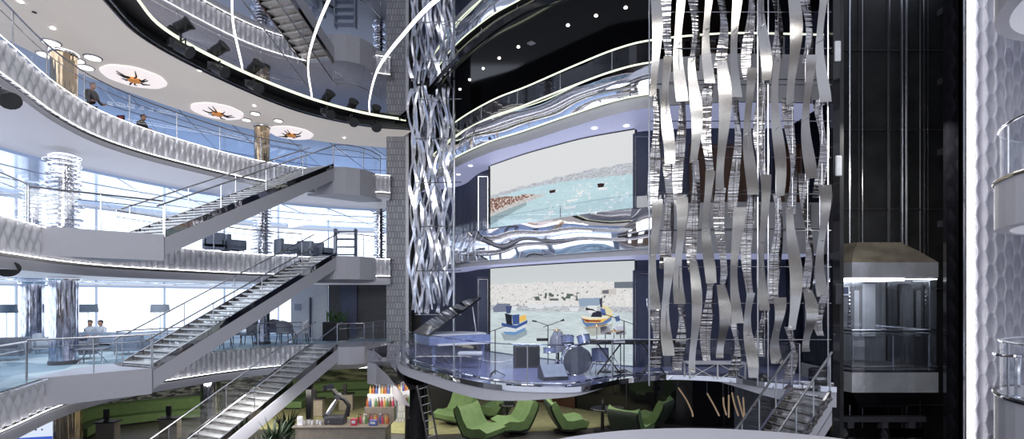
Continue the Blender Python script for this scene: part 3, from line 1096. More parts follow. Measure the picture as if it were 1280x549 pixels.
def paint_lower(u, v):
    """fishing boats in a white harbour town. here u in picture widths 0..1, v: 0 bottom .. 1 top"""
    img = np.zeros(u.shape + (3,))
    img[:] = lin((222, 228, 230)) * (0.85 + 0.15 * (1 - v))[..., None]
    town = (v < 0.80 + 0.02 * vnoise(u * 25, 0 * v, 1)) & (v > 0.50)
    n = vnoise(np.floor(u * 70), np.floor(v * 60), 3)
    n2 = vnoise(u * 95, v * 60, 8)
    tc = lin((234, 233, 231)) * (0.86 + 0.15 * n)[..., None]
    tc = np.where((n2 > 0.90)[..., None], lin((128, 124, 130)), tc)
    img[town] = tc[town]
    tree = town & (v > 0.62) & (v < 0.70) & (vnoise(u * 60, v * 40, 11) > 0.62) & (u > 0.3) & (u < 0.62)
    img[tree] = lin((95, 105, 100))
    hill = (v > 0.74) & (v < 0.80) & (u > 0.86)
    img[hill] = lin((112, 120, 130))
    quay = (v > 0.50) & (v < 0.56)
    img[quay] = (lin((205, 210, 216)) * (0.6 + 0.5 * vnoise(u * 90, v * 120, 4))[..., None])[quay]
    sea = v <= 0.505
    sc_ = lin((203, 216, 220)) * (0.80 + 0.22 * vnoise(u * 30, v * 160, 5) + 0.18 * (vnoise(u * 9, v * 30, 6)))[..., None]
    img[sea] = sc_[sea]

    def q(x, y):
        uu = (x - 13) / 180
        top, bot = 11 - 11 * uu, 115 + 18 * uu
        return uu, (bot - y) / (bot - top)

    def P(pts, c, mul=None):
        m = poly_mask(u, v, [q(x, y) for x, y in pts])
        if mul is not None:
            img[m] *= np.array(mul)
        else:
            img[m] = lin(c)
    # reflections
    P([(26, 92), (58, 86), (59, 93), (44, 101), (30, 101)], None, (0.55, 0.58, 0.62))
    P([(129, 83), (160, 82), (166, 78), (163, 90), (140, 95)], None, (0.72, 0.66, 0.58))
    # far boats
    P([(16, 60), (22, 55), (38, 55), (36, 65), (17, 66)], (122, 128, 150))
    for a, b in ((86, 56), (64, 57), (74, 58), (117, 61), (40, 60), (96, 55)):
        P([(a - 6, b - 1), (a + 7, b - 2), (a + 5, b + 3), (a - 4, b + 3)], (226, 229, 233))
    P([(123, 48), (150, 47), (149, 57), (124, 58)], (150, 168, 190))
    P([(151, 37), (170, 36), (170, 43), (151, 43)], (205, 200, 196))
    P([(153, 38), (161, 37), (161, 42), (153, 42)], (112, 112, 122))
    # blue and white boat
    P([(27, 79), (45, 82), (58, 78), (59, 73), (57, 87), (44, 94), (30, 93)], (214, 222, 228))
    P([(27, 79), (45, 82), (59, 75), (59, 79), (45, 86), (27, 83)], (66, 90, 152))
    P([(29, 90), (44, 90), (57, 84), (56, 88), (44, 94), (31, 93)], (110, 150, 196))
    P([(40, 69), (49, 68), (49, 80), (41, 81)], (66, 88, 146))
    P([(31, 67), (40, 69), (40, 81), (33, 80)], (36, 40, 54))
    P([(49, 71), (57, 68), (58, 75), (49, 78)], (238, 196, 104))
    P([(32, 58), (40, 58), (38, 67), (33, 67)], (76, 86, 124))
    # striped boat
    P([(126, 71), (140, 74), (160, 73), (166, 65), (164, 75), (154, 82), (134, 84), (129, 79)], (98, 128, 172))
    P([(126, 70), (140, 73), (160, 72), (166, 64), (165, 70), (152, 78), (132, 78)], (240, 196, 104))
    P([(127, 73), (140, 75), (152, 75), (150, 77), (133, 77)], (138, 66, 50))
    P([(126, 69), (140, 71), (158, 70), (166, 63), (166, 66), (158, 73), (138, 74), (127, 72)], (236, 232, 214))
    P([(142, 63), (152, 64), (152, 71), (138, 71)], (44, 46, 62))
    P([(152, 56), (160, 58), (166, 64), (160, 70), (152, 70)], (228, 218, 176))
    P([(150, 60), (156, 61), (158, 69), (152, 69)], (92, 112, 168))
    P([(149, 49), (153, 46), (153, 60), (150, 58)], (60, 64, 80))
    P([(134, 57), (146, 57), (146, 64), (136, 67)], (226, 230, 233))
    P([(168, 71), (174, 69), (175, 76), (170, 77)], (86, 108, 156))
    return img


def screen(name, label, z0, z1, fn, nu=420, nv=230):
    path = resample(SCR, n=nu)
    root = thing(name, label, 'screen', (path[0].x, path[0].y, z0))
    ang = np.array([p.x / p.y for p in path])
    # share of the picture per metre of wall
    L = np.linspace(0, 1, nu)
    uu = (ang - ang[0]) / (ang[-1] - ang[0])
    U = np.repeat(uu[None, :], nv, 0)
    V = np.repeat(np.linspace(0, 1, nv)[:, None], nu, 1)
    rgb = fn(U, V)
    verts = [(path[i].x - path[0].x, path[i].y - path[0].y, (z1 - z0) * j / (nv - 1)) for j in range(nv) for i in range(nu)]
    faces = [(j * nu + i, j * nu + i + 1, (j + 1) * nu + i + 1, (j + 1) * nu + i) for j in range(nv - 1) for i in range(nu - 1)]
    me = bpy.data.meshes.new('display')
    me.from_pydata(verts, [], faces)
    a = me.color_attributes.new('Col', 'FLOAT_COLOR', 'POINT')
    arr = np.ones((nu * nv, 4), np.float32)
    arr[:, :3] = np.clip(rgb.reshape(-1, 3), 0, 1)
    a.data.foreach_set('color', arr.ravel())
    me.materials.append(M['attr'])
    o = bpy.data.objects.new('display', me)
    COL.objects.link(o)
    o.parent = root
    mb = MB()
    fr = offset(path[::20] + [path[-1]], 0.03)
    mb.tube([(p.x - path[0].x, p.y - path[0].y, z1 - z0 + 0.02) for p in fr], 0.035, 6)
    mb.tube([(fr[-1].x - path[0].x + 0.04, fr[-1].y - path[0].y, 0), (fr[-1].x - path[0].x + 0.04, fr[-1].y - path[0].y, z1 - z0)], 0.04, 6)
    mb.tube([(-0.05, 0.03, 0), (-0.05, 0.03, z1 - z0)], 0.04, 6)
    mb.build('frame', M['black'], root)
    return root


screen('video_wall', 'upper curved video wall showing a turquoise bay with moored boats', 3.05 * K, 5.5 * K, paint_upper)
screen('video_wall', 'lower video wall showing fishing boats in a white harbour town', 0.02 * K, 2.46 * K, paint_lower)

# ------------------------------------------------------------------ stage
ST = [(-3.3, 14.3), (-2.73, 12.45), (-1.66, 10.75), (-.82, 9.58), (-.13, 9.0), (.57, 8.8), (1.2, 8.85), (2.0, 9.58), (2.63, 9.96), (3.3, 10.17), (4.3, 9.86), (4.75, 9.3), (5.2, 9.05), (5.75, 8.8)]
SE = spline(ks(ST), 0.2)
nS = len(SE)
sb = resample(ks([(-3.6, 17.5), (-0.6, 15.0), (2.9, 12.0), (6.2, 11.6)]), n=nS)
mb = MB()
mb.flat(SE, sb, Z1)
struct('floor_stage', mb, M['stage'])
mb = MB()
zb = []
for i, p in enumerate(SE):
    t = p.x / K
    hh = 0.30 if t < -0.5 else (0.30 - 0.26 * min(1, (t + 0.5) / 2.6) if t < 4 else 0.04 + 0.3 * min(1, (t - 4) / 1.2))
    zb.append(-hh * K)
So = offset(SE, -0.05)
mb.wall(So, zb, [-0.06] * nS)
mb.strip([(p.x, p.y, z) for p, z in zip(So, zb)], [(p.x, p.y, z) for p, z in zip(sb, zb)])
struct(trim(), mb, M['panel'])
mb = MB()
mb.wall(offset(SE, -0.09), -0.10, 0.04)
mb.flat(offset(SE, -0.09), offset(SE, 0.22), 0.04)
struct(trim(), mb, M['chrome_w'])
band_tube(trim(), offset(SE, 0.35), 0.05, 0.035, M['chrome'])
railing('glass_railing', 'clear curved glass balustrade along the stage edge', offset(SE[6:nS - 4], 0.06), 0.04, 1.05, M['glass'], M['glassd'], False, 2.6, 0.02)

# chrome wing below the landing, sweeping to the stage
for nm, pts, m in (('wing', [(459, 437, 22.4), (470, 440, 22.0), (484, 452, 20.5), (500, 470, 19.0), (512, 488, 18.0)], 'panel'),):
    top = [at(a, b, Y) for a, b, Y in pts]
    hs = [1.1, 1.05, 0.8, 0.55, 0.05]
    mb = MB()
    mb.strip([(p.x, p.y, p.z - 0.55) for p in top], [(p.x, p.y, p.z - 0.55 - h * 0.9) for p, h in zip(top, hs)])
    struct(trim(), mb, M['panel'])
    mb = MB()
    mb.strip([(p.x, p.y, p.z) for p in top], [(p.x, p.y, p.z - 0.56) for p in top])
    mb.strip([(p.x, p.y, p.z) for p in top], [(p.x + 1.2, p.y + 1.5, p.z + 0.2) for p in top])
    struct(trim(), mb, M['chrome_w'], smooth=True)
# dark glossy base of the pillar
mb = MB()
mb.lathe((xat(521, 19.5), 19.5, 0), [(0.48, Z0), (0.45, -1.5), (0.45, -0.3)], 24)
struct('wall_pillar_base', mb, M['blackg'], smooth=True)

# ------------------------------------------------------------------ bottom deck under the stage: lounge with olive carpet and dark panelled wall
mb = MB()
mb.prism([(x * K, y * K) for x, y in [(-11, 17.5), (-6, 17.0), (-2.6, 16.6), (2.2, 17.2), (4.6, 18.3), (6.5, 18.6), (6.5, 25), (-11, 25.1)]], Z0, Z0 + 0.02)
struct('floor_carpet', mb, M['olive'])
mb = MB()
mb.wall(spline(ks([(-5.2, 25.0), (-3, 23.6), (0.6, 22.2), (2.6, 20.6), (4.6, 18.9), (6.3, 17.8), (9.5, 17.5)]), 0.4), Z0, -0.2 * K)
struct('wall_lounge', mb, M['blackg'])
mb = MB()
mb.wall(spline(ks([(-2.9, 23.4), (0.6, 22.1), (2.6, 20.5)]), 0.4), Z0, Z0 + 0.9)
struct('trim_lounge', mb, M['brown'])
for i, px in enumerate((630, 783, 905)):
    Y = 17.6 * K
    MB().tube([(xat(px, Y), Y, Z0), (xat(px, Y), Y, -0.5)], 0.02, 5).build('trim_seam', M['dark'], kind='structure')
# slim bent poles
PL = [([(848, 485), (858, 500), (865, 515), (866, 521)], 'thick bent'), ([(884, 492), (893, 508), (899, 520)], 'long bent'), ([(904, 497), (905, 508), (908, 519)], 'third'), ([(915, 491), (918, 505), (923, 520)], 'fourth'),
      ([(922, 495), (926, 510), (930, 524)], 'fifth'), ([(929, 497), (930, 512), (931, 524)], 'sixth'), ([(911, 494), (911, 508), (911, 522)], 'straight'), ([(944, 502), (947, 520), (949, 536)], 'tall lower'), ([(953, 512), (954, 525), (957, 541)], 'last')]
for pts, w in PL:
    Y = 11.6 * K + 0.3 * len(pts)
    mb = MB()
    path = [at(px, py, Y) for px, py in pts]
    q = spline([Vector((p.x, p.z)) for p in path], 0.06)
    mb.tube([(p.x, Y, p.y) for p in q], 0.028, 6)
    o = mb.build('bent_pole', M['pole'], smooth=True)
    k = [w2 for _, w2 in PL].index(w)
    tag(o, ['thickest pale bent pole, standing apart beside the green chairs', 'long pale bent pole beside the thickest one', 'short wavy pale pole, third along from the green chairs', 'slim pale pole, bent, fifth along from the green chairs',
            'slim pale pole, sixth along from the green chairs', 'slim upright pole, seventh along, next to the stage stairs', 'upright pale pole in the middle of the pole row', 'slim pole seen behind the stage stair glass',
            'lowest slim pole between the two stage stair rails'][k], 'pole', 'bent poles under the stage')
    MB().tube([path[0] + Vector((0, 0.02, 0)), (path[0].x, Y + 0.02, zb[-1] - 0.05 if False else -0.35)], 0.006, 4).build('hanger', M['rail'], o)


def lounge_chair(label, loc, rz, s=1.0):
    root = thing('lounge_chair', label, 'chair', loc, rz, 'green scoop chairs standing in for reflections')
    # scoop: side profile lofted over width, facing +x
    prof = [(0.72, 0.42), (0.45, 0.46), (0.12, 0.40), (-0.10, 0.42), (-0.28, 0.66), (-0.42, 0.98), (-0.52, 1.12)]
    th = [(0.70, 0.26), (0.45, 0.26), (0.12, 0.20), (-0.22, 0.24), (-0.44, 0.60), (-0.60, 0.94), (-0.62, 1.10)]
    rings = []
    for k in range(9):
        w = -0.55 + 1.1 * k / 8
        e = (abs(w) / 0.55) ** 3
        ring = [(x + 0.05 * e, w, z + 0.10 * e * (1 if x < 0.5 else 0.3)) for x, z in prof] + [(x, w, z) for x, z in th[::-1]]
        rings.append(ring)
    mb = MB()
    mb.loft(rings, True)
    mb.build('seat', M['green'], root, smooth=True)
    rings = []
    for k in range(9):
        w = -0.57 + 1.14 * k / 8
        ring = [(x - 0.02, w, z - 0.01) for x, z in th] + [(x - 0.05, w * 0.92, z - 0.08) for x, z in th[::-1]]
        rings.append(ring)
    mb = MB()
    mb.loft(rings, True)
    mb.build('back_shell', M['greend'], root, smooth=True)
    mb = MB()
    mb.tube([(0, 0, 0.2), (0, 0, 0.03)], [0.28, 0.10], 12)
    mb.lathe((0, 0, 0), [(0.42, 0.0), (0.42, 0.03), (0.1, 0.05)], 20)
    mb.build('pedestal', M['black'], root, smooth=True)
    root.scale = (s, s, s)
    return root


Zc = Z0 + 0.02
YC = 17.3 * K
LC = [(571, 18.2, -2.2, 'reflected tall-backed green scoop chair, first beyond the bar bottles'), (598, 16.0, -0.6, 'reflected green scoop chair facing away, second from the bar'),
      (622, 18.9, 2.7, 'reflected green scoop chair turned to the carpet, behind the stage seam'), (645, 16.9, -2.7, 'reflected broad green scoop chair showing its dark back, beside the carpet edge'),
      (706, 17.0, 0.15, 'reflected green scoop chair in profile beside the black pedestal tables'), (788, 16.0, 0.9, 'reflected low green scoop chair beside the pedestal tables, back to the bent poles'),
      (815, 17.3, 2.5, 'reflected green scoop chair next to the thickest bent pole')]
ch0 = None  # solid chairs standing in for reflections in a mirrored wall
for px, Yo, rz, lab in LC:
    Y = Yo * K
    s = 1.35 if px < 1000 else 1.2
    if ch0 is None:
        ch0 = lounge_chair(lab, (xat(px, Y), Y, Zc), rz, s)
    else:
        dup(ch0, (xat(px, Y), Y, Zc if px < 1000 else Z0), rz, lab, (s, s, s))


def pedestal_table(label, loc, s=1.0):
    root = thing('pedestal_table', label, 'table', loc, 0, 'black pedestal tables under the stage')
    MB().lathe((0, 0, 0), [(0.36, 0.70), (0.40, 0.72), (0.40, 0.75), (0.38, 0.77)], 24).build('tabletop', M['blackg'], root, smooth=True)
    MB().tube([(0, 0, 0.03), (0, 0, 0.70)], [0.06, 0.05], 10).build('stem', M['black'], root, smooth=True)
    MB().lathe((0, 0, 0), [(0.30, 0.0), (0.30, 0.025), (0.06, 0.06)], 20).build('foot', M['black'], root, smooth=True)
    root.scale = (s, s, s)
    return root


t0 = pedestal_table('round black pedestal table between the green scoop chairs', (xat(753, 24.4), 24.4, Zc), 1.5)
dup(t0, (xat(768, 25.2), 25.2, Zc), 0, 'black pedestal table half hidden behind its neighbour by the seam', (1.3, 1.3, 1.3))
dup(t0, (xat(634, 25.6), 25.6, Z0 + 0.02), 0, 'slim black pedestal table between the broad chairs near the bar', (1.1, 1.1, 1.4))
b = at(754, 506, 24.4)
o = MB().lathe((0, 0, 0), [(0.07, 0), (0.09, 0.05), (0.09, 0.3), (0.04, 0.36), (0.04, 0.5)], 14).build('table_vase', M['black'], smooth=True)
o.location = (xat(754, 24.4), 24.4, Zc + 1.155)
tag(o, 'small black vase standing on the round pedestal table', 'vase')

# ------------------------------------------------------------------ stage stairs with white stringer
stairs('stage_staircase', 'short glass-sided stair dropping from the stage beside the lift', (3.55, 8.3), (5.05, 8.95), Z1 - 2.3, Z1 - 0.1, -1.0, 13, 'riser')

# ------------------------------------------------------------------ instruments
# grand piano
pr = at(560, 437, 17.2)
root = thing('grand_piano', 'blue-white grand piano with raised dark lid on stage beside the ribbon cluster', 'piano', (xat(566, 17.9), 17.9, Z1), 0.5)
body = [(-1.15, -0.75), (1.15, -0.75), (1.2, -0.1), (0.7, 0.55), (0.2, 0.85), (-0.5, 1.0), (-1.15, 0.9)]
mb = MB()
mb.prism(body, 0.68, 0.98)
mb.build('case', M['bluecase'], root)
mb = MB()
mb.box((0.1, -0.82, 0.70), (2.0, 0.3, 0.06))
mb.build('keyboard', M['white'], root)
a = math.radians(33)
lid = []
for x, y in body:
    lid.append((-1.15 + (x + 1.15) * math.cos(a), y, 1.0 + (x + 1.15) * math.sin(a)))
mb = MB()
n = len(lid)
mb.add(lid + [(x - 0.03, y, z + 0.05) for x, y, z in lid], [tuple(range(n)), tuple(range(n, 2 * n))] + [(i, (i + 1) % n, (i + 1) % n + n, i + n) for i in range(n)])
mb.build('lid', M['blackg'], root)
mb = MB()
mb.tube([(0.75, -0.4, 0.98), (0.55, -0.5, 1.0 + 1.7 * math.sin(a) * 1.05)], 0.02, 6)
mb.build('lid_prop', M['steel'], root)
for x, y in ((-0.9, -0.5), (0.95, -0.5), (-0.4, 0.7)):
    MB().tube([(x, y, 0), (x, y, 0.68)], [0.05, 0.08], 8).build('leg', M['bluecase'], root)
mb = MB()
mb.prism([(x * 0.9, y * 0.85) for x, y in body], 0.985, 1.03)
mb.build('string_frame', M['palefab'], root)
o = MB().rbox((0, 0, 0.48), (0.8, 0.4, 0.1), 0.04).build('piano_bench', M['palefab'])
o.location = (xat(588, 16.2), 16.2, 0)
for sx in (-0.32, 0.32):
    for sy in (-0.14, 0.14):
        MB().tube([(sx, sy, 0), (sx, sy, 0.44)], 0.02, 6).build('leg', M['steel'], o)
tag(o, 'small pale bench in front of the grand piano', 'bench')

# drum kit
dx, dy = xat(726, 15.0), 15.0
root = thing('drum_kit', 'clear drum kit in the middle of the stage before the lower video wall', 'drum kit', (dx, dy, Z1), 0.2)


def drum(name, c, r, h, ax):
    ax = Vector(ax).normalized()
    c = Vector(c)
    mb = MB()
    mb.tube([c - ax * h / 2, c + ax * h / 2], r, 20, False)
    o = mb.build(name, M['bluecase'], root, smooth=True)
    MB().tube([c - ax * h / 2, c - ax * (h / 2 + 0.012)], r * 0.98, 20).tube([c + ax * h / 2, c + ax * (h / 2 + 0.012)], r * 0.98, 20).build('drum_skin', M['drumskin'], o, smooth=True)
    hp = MB()
    for s in (-1, 1):
        o1 = ax.orthogonal().normalized()
        o2 = ax.cross(o1)
        hp.tube([c + ax * s * h / 2 + (o1 * math.cos(t) + o2 * math.sin(t)) * r * 1.02 for t in [2 * PI * k / 24 for k in range(25)]], 0.014, 5)
    hp.build('hoop', M['chrome'], o, smooth=True)


drum('bass_drum', (-0.15, 0, 0.42), 0.42, 0.5, (0.15, 1, 0.02))
drum('tom_drum', (-0.40, 0.05, 1.02), 0.19, 0.22, (0.1, 0.35, 1))
drum('tom_drum', (0.12, 0.05, 1.02), 0.20, 0.24, (-0.1, 0.35, 1))
drum('floor_tom', (0.72, 0.25, 0.52), 0.27, 0.42, (0, 0.1, 1))
drum('snare_drum', (-0.85, 0.3, 0.70), 0.23, 0.16, (0, 0.15, 1))
for cx, cy, cz, r, tl in ((0.55, 0.1, 1.42, 0.36, 0.18), (-0.75, 0.0, 1.30, 0.28, -0.2), (1.15, 0.2, 1.25, 0.30, 0.12)):
    mb = MB()
    mb.lathe((0, 0, 0), [(r, 0), (r * 0.5, 0.02), (r * 0.18, 0.03), (r * 0.12, 0.06), (0.01, 0.07)], 24)
    mb.v = [(cx + x, cy + y, cz + z + tl * x) for x, y, z in mb.v]
    o = mb.build('cymbal', M['copper'], root, smooth=True)
    s = MB()
    s.tube([(cx, cy, 0.45), (cx, cy, cz + 0.1)], 0.013, 6)
    for k in range(3):
        t = 2 * PI * k / 3
        s.tube([(cx, cy, 0.45), (cx + 0.28 * math.cos(t), cy + 0.28 * math.sin(t), 0.01)], 0.012, 6)
    s.build('cymbal_stand', M['chrome'], o)
mb = MB()
mb.tube([(0.0, 0.75, 0.0), (0.0, 0.75, 0.5)], 0.03, 8)
mb.lathe((0.0, 0.75, 0.5), [(0.18, 0), (0.2, 0.03), (0.18, 0.09)], 16)
mb.build('stool', M['black'], root)

# cone-shaped speaker and boxes behind the drums
def cabinet(name, label, cat, loc, s, rz=0.0, rx=0.0, m='dark', rnd=0.03):
    root = thing(name, label, cat, loc, rz)
    o = MB().rbox((0, 0, s[2] / 2), s, rnd, rx=rx)
    o.build('case', M[m], root)
    MB().box((0, -s[1] / 2 - 0.008, s[2] / 2), (s[0] * 0.86, 0.016, s[2] * 0.84)).build('grille', M['black'], root)
    return root


cabinet('amplifier', 'square black amplifier on stage between microphone stand and drums', 'amplifier', (xat(658, 16.4), 16.4, Z1), (0.85, 0.4, 0.72), 0.1)
o = thing('stage_monitor', 'pale wedge monitor lying at the stage front', 'speaker', (xat(691, 14.0), 14.0, Z1), 0.25)
mb = MB()
pr = [(-0.28, 0), (0.28, 0), (0.28, 0.36), (0.10, 0.40), (-0.28, 0.10)]
mb.loft([[(w, y, z) for y, z in pr] for w in (-0.36, 0.36)], True)
mb.build('case', M['dark'], o)
mb = MB()
mb.add([(-0.34, -0.285, 0.11), (0.34, -0.285, 0.11), (0.34, 0.09, 0.405), (-0.34, 0.09, 0.405)], [(0, 1, 2, 3)])
mb.build('grille', M['bluefab'], o)
o = thing('throne_backrest', 'tall dark padded backrest standing behind the drum kit', 'chair', (xat(697, 16.6), 16.6, Z1), 0)
MB().tube([(0, 0, 0.5), (0, 0, 0.7), (0, 0, 0.95), (0.02, 0, 1.18), (0.03, 0, 1.24)], [0.30, 0.30, 0.24, 0.13, 0.04], 14).build('cushion', M['greyfab'], o, smooth=True)
MB().lathe((0, 0, 0), [(0.3, 0), (0.3, 0.04), (0.06, 0.08), (0.06, 0.52)], 14).build('base', M['black'], o, smooth=True)


def mic_stand(label, px, Y, h, boom, rz=0.0):
    root = thing('microphone_stand', label, 'microphone stand', (xat(px, Y), Y, Z1), rz)
    MB().tube([(0, 0, 0.05), (0, 0, h)], 0.016, 6).build('pole', M['black'], root)
    mb = MB()
    for k in range(3):
        t = 2 * PI * k / 3
        mb.tube([(0, 0, 0.16), (0.3 * math.cos(t), 0.3 * math.sin(t), 0.01)], 0.014, 6)
    mb.build('tripod_base', M['black'], root)
    e = (boom, 0, h + 0.35 * abs(boom))
    MB().tube([(-boom * 0.35, 0, h - 0.12 * abs(boom)), e], 0.012, 6).build('boom', M['black'], root)
    MB().tube([Vector(e) - Vector((boom * 0.05, 0, 0)), Vector(e) + Vector((boom * 0.1, 0, 0.02)), Vector(e) + Vector((boom * 0.2, 0, 0.03))], [0.02, 0.028, 0.045], 8).build('microphone', M['black'], root, smooth=True)
    return root


mic_stand('tall black microphone stand at the stage front before the blue boat', 619, 14.6, 1.35, 0.42)
r = mic_stand('twin-armed black stand with two clips behind the amplifier', 685, 15.6, 1.42, 0.42)
MB().tube([(0, 0, 1.42), (-0.4, 0, 1.56)], 0.012, 6).tube([(-0.36, 0, 1.55), (-0.5, 0, 1.57)], 0.03, 6).build('boom', M['black'], r)
MB().rbox((-0.18, 0, 0.98), (0.36, 0.12, 0.09), 0.02).build('clip_tray', M['black'], r)
mic_stand('microphone stand with long slanting boom beside the ribbon curtain', 780, 14.8, 1.60, -0.95)
# keyboard on X-stands
root = thing('stage_keyboard', 'long black keyboard on crossed stands before the striped boat', 'keyboard', (xat(785, 14.6), 14.6, Z1), 0.0)
MB().rbox((0.1, 0, 1.0), (2.5, 0.38, 0.13), 0.03).build('case', M['black'], root)
MB().box((0.1, -0.03, 1.07), (2.1, 0.22, 0.02)).build('keys', M['white'], root)
MB().rbox((-0.30, -0.2, 1.03), (0.34, 0.03, 0.1), 0.014).build('nameplate', M['palefab'], root)
for s in (-0.55, 0.75):
    mb = MB()
    mb.tube([(s - 0.35, 0.05, 0.02), (s + 0.35, 0.05, 0.94)], 0.025, 6)
    mb.tube([(s + 0.35, -0.05, 0.02), (s - 0.35, -0.05, 0.94)], 0.025, 6)
    mb.build('crossed_stand', M['black'], root)
for px, w in ((757, 'clear'), (776, 'plain')):
    Y = 15.4
    p = at(px, 424, Y)
    root = thing('music_stand', {'clear': 'white sheet stand beside the cymbal, above the keyboard', 'plain': 'white sheet stand standing nearer the ribbon curtain above the keyboard'}[w], 'music stand', (p.x, Y, 0), 0.1)
    MB().box((0, 0, 1.28), (0.32, 0.03, 0.26), rx=-0.3).build('desk', M['white'], root)
    MB().tube([(0, 0.02, 0.02), (0, 0.02, 1.2)], 0.015, 6).build('pole', M['black'], root)
    MB().lathe((0, 0.02, 0), [(0.2, 0), (0.2, 0.02), (0.03, 0.04)], 12).build('foot', M['black'], root)
# white framed bench table
root = thing('frame_table', 'low white steel table with crossed braces on the stage below the ribbons', 'table', (xat(893, 14.2), 14.2, Z1), 0)
w = 1.62
MB().box((0, 0, 0.44), (w, 0.5, 0.05)).build('tabletop', M['white'], root)
for sx in (-1, 1):
    for sy in (-1, 1):
        MB().box((sx * (w / 2 - 0.03), sy * 0.22, 0.21), (0.045, 0.045, 0.42)).build('leg', M['white'], root)
mb = MB()
for sx in (-1, 1):
    mb.tube([(sx * w / 2 * 0.95, -0.22, 0.40), (sx * 0.08, -0.22, 0.03)], 0.014, 6)
    mb.tube([(sx * w / 2 * 0.95, -0.22, 0.03), (sx * 0.08, -0.22, 0.40)], 0.014, 6)
mb.box((0, -0.22, 0.21), (0.04, 0.04, 0.42))
mb.build('brace', M['white'], root)
# barrel drum speaker by the stage stair top
root = thing('drum_speaker', 'short black round drum standing by the stage stair head', 'speaker', (xat(1024, 13.2), 13.2, Z1), 0)
MB().lathe((0, 0, 0), [(0.22, 0), (0.25, 0.04), (0.25, 0.38), (0.20, 0.42)], 20).build('case', M['black'], root, smooth=True)
MB().lathe((0, 0, 0), [(0.255, 0.15), (0.258, 0.18), (0.255, 0.21)], 20).build('band', M['rail'], root, smooth=True)
root = thing('drum_speaker', 'black domed cap beside the white frame table under the ribbons', 'speaker', (xat(952, 13.6), 13.6, Z1), 0)
MB().lathe((0, 0, 0), [(0.24, 0), (0.24, 0.1), (0.16, 0.2), (0.03, 0.24)], 18).build('case', M['black'], root, smooth=True)
MB().lathe((0, 0, 0), [(0.26, 0), (0.26, 0.03), (0.2, 0.04)], 18).build('band', M['rail'], root, smooth=True)

# ------------------------------------------------------------------ ribbon cluster beside the pillar
bpole = thing('steel_mast', 'slim steel mast with cross bars standing beside the ribbon cluster', 'mast', (xat(567.5, 20.2), 20.2, Z1))
MB().tube([(0, 0, 0.0), (0, 0, ZM - 0.02)], 0.05, 8).build('pole', M['steel'], bpole)
for z in (1.6, 3.4, 5.2, 7.0, 8.8, 10.4):
    MB().tube([(-1.6, 0.1, z), (0.3, 0, z)], 0.02, 6).build('cross_bar', M['steel'], bpole)
NW = ['outermost against the black panel', 'second from the black panel', 'third from the black panel', 'fourth from the black panel', 'fifth from the black panel', 'sixth from the black panel', 'seventh from the black panel',
      'eighth from the black panel', 'ninth from the black panel', 'tenth from the black panel', 'eleventh from the black panel', 'closest to the steel mast']


def wavy_ribbon(x, y, z0, z1, w, ph, amp, wl, twist):
    mb = MB()
    n = max(12, int((z1 - z0) / 0.09))
    A, B = [], []
    for i in range(n + 1):
        z = z0 + (z1 - z0) * i / n
        s = z / wl * 2 * PI + ph
        cx = x + amp * math.sin(s) + amp * 0.4 * math.sin(s * 0.53 + ph * 2)
        cy = y + amp * 0.9 * math.cos(s * 0.8 + ph)
        a = twist * math.sin(s * 0.7 + ph) - 0.2
        ww = w * (0.8 + 0.25 * math.sin(s * 1.3))
        dx_, dy_ = math.cos(a) * ww / 2, math.sin(a) * ww / 2
        A.append((cx - dx_, cy - dy_, z))
        B.append((cx + dx_, cy + dy_, z))
    mb.strip(A, B)
    return mb


for row in range(2):
    for k in range(12):
        px = (515 + 4.3 * k) if row == 0 else (517 + 4.2 * k)
        Y = 20.6 + 0.8 * row + 0.35 * math.sin(k * 2.3)
        zb_ = 1.55 + 0.5 * RND.random() if k < 8 else 1.9 + 1.2 * RND.random()
        mb = wavy_ribbon(xat(px, Y), Y, zb_, ZM - 0.05 - 0.3 * RND.random(), 0.115 + 0.04 * RND.random(), RND.random() * 6.3, 0.10 + 0.06 * RND.random(), 2.4 + 1.2 * RND.random(), 0.30)
        o = mb.build('wavy_ribbon', M['chrome_rib'] if 'chrome_rib' in M else M['chrome'], smooth=True)
        tag(o, 'thin wavy steel ribbon, %s layer of tall cluster, %s' % (('front', 'rear')[row], NW[k]), 'ribbon', 'wavy ribbons of the tall cluster')

# ------------------------------------------------------------------ ribbon curtain before the grey balconies
CX = [819, 835, 851, 868, 885, 902, 920, 938, 955, 972, 990, 1009, 1027]
ordn = ['first', 'second', 'third', 'fourth', 'fifth', 'sixth', 'seventh', 'eighth', 'ninth', 'tenth', 'eleventh', 'twelfth', 'thirteenth']
YR = 9.0 * K
LEV = ['at the frame top', 'at the top balcony', 'level with the upper video wall', 'at the middle balcony', 'level with the lower video wall', 'just above the stage']


def curtain_ribbon(x, y, z0, z1, w, ph, dirn):
    n = 26
    A, B = [], []
    mb = MB()
    for i in range(n + 1):
        t = i / n
        z = z0 + (z1 - z0) * t
        cx = x + dirn * 0.040 * math.sin(2 * PI * t * 0.75 + ph)
        cy = y + 0.085 * math.cos(2 * PI * t * 0.95 + ph * 1.3) * (1 if dirn > 0 else -1)
        a = 0.16 * math.sin(2 * PI * t * 0.7 + ph)
        ww = w * (0.82 + 0.18 * math.cos(2 * PI * t + ph))
        A.append((cx - math.cos(a) * ww / 2, cy - math.sin(a) * ww / 2, z))
        B.append((cx + math.cos(a) * ww / 2, cy + math.sin(a) * ww / 2, z))
    mb.strip(A, B)
    return mb


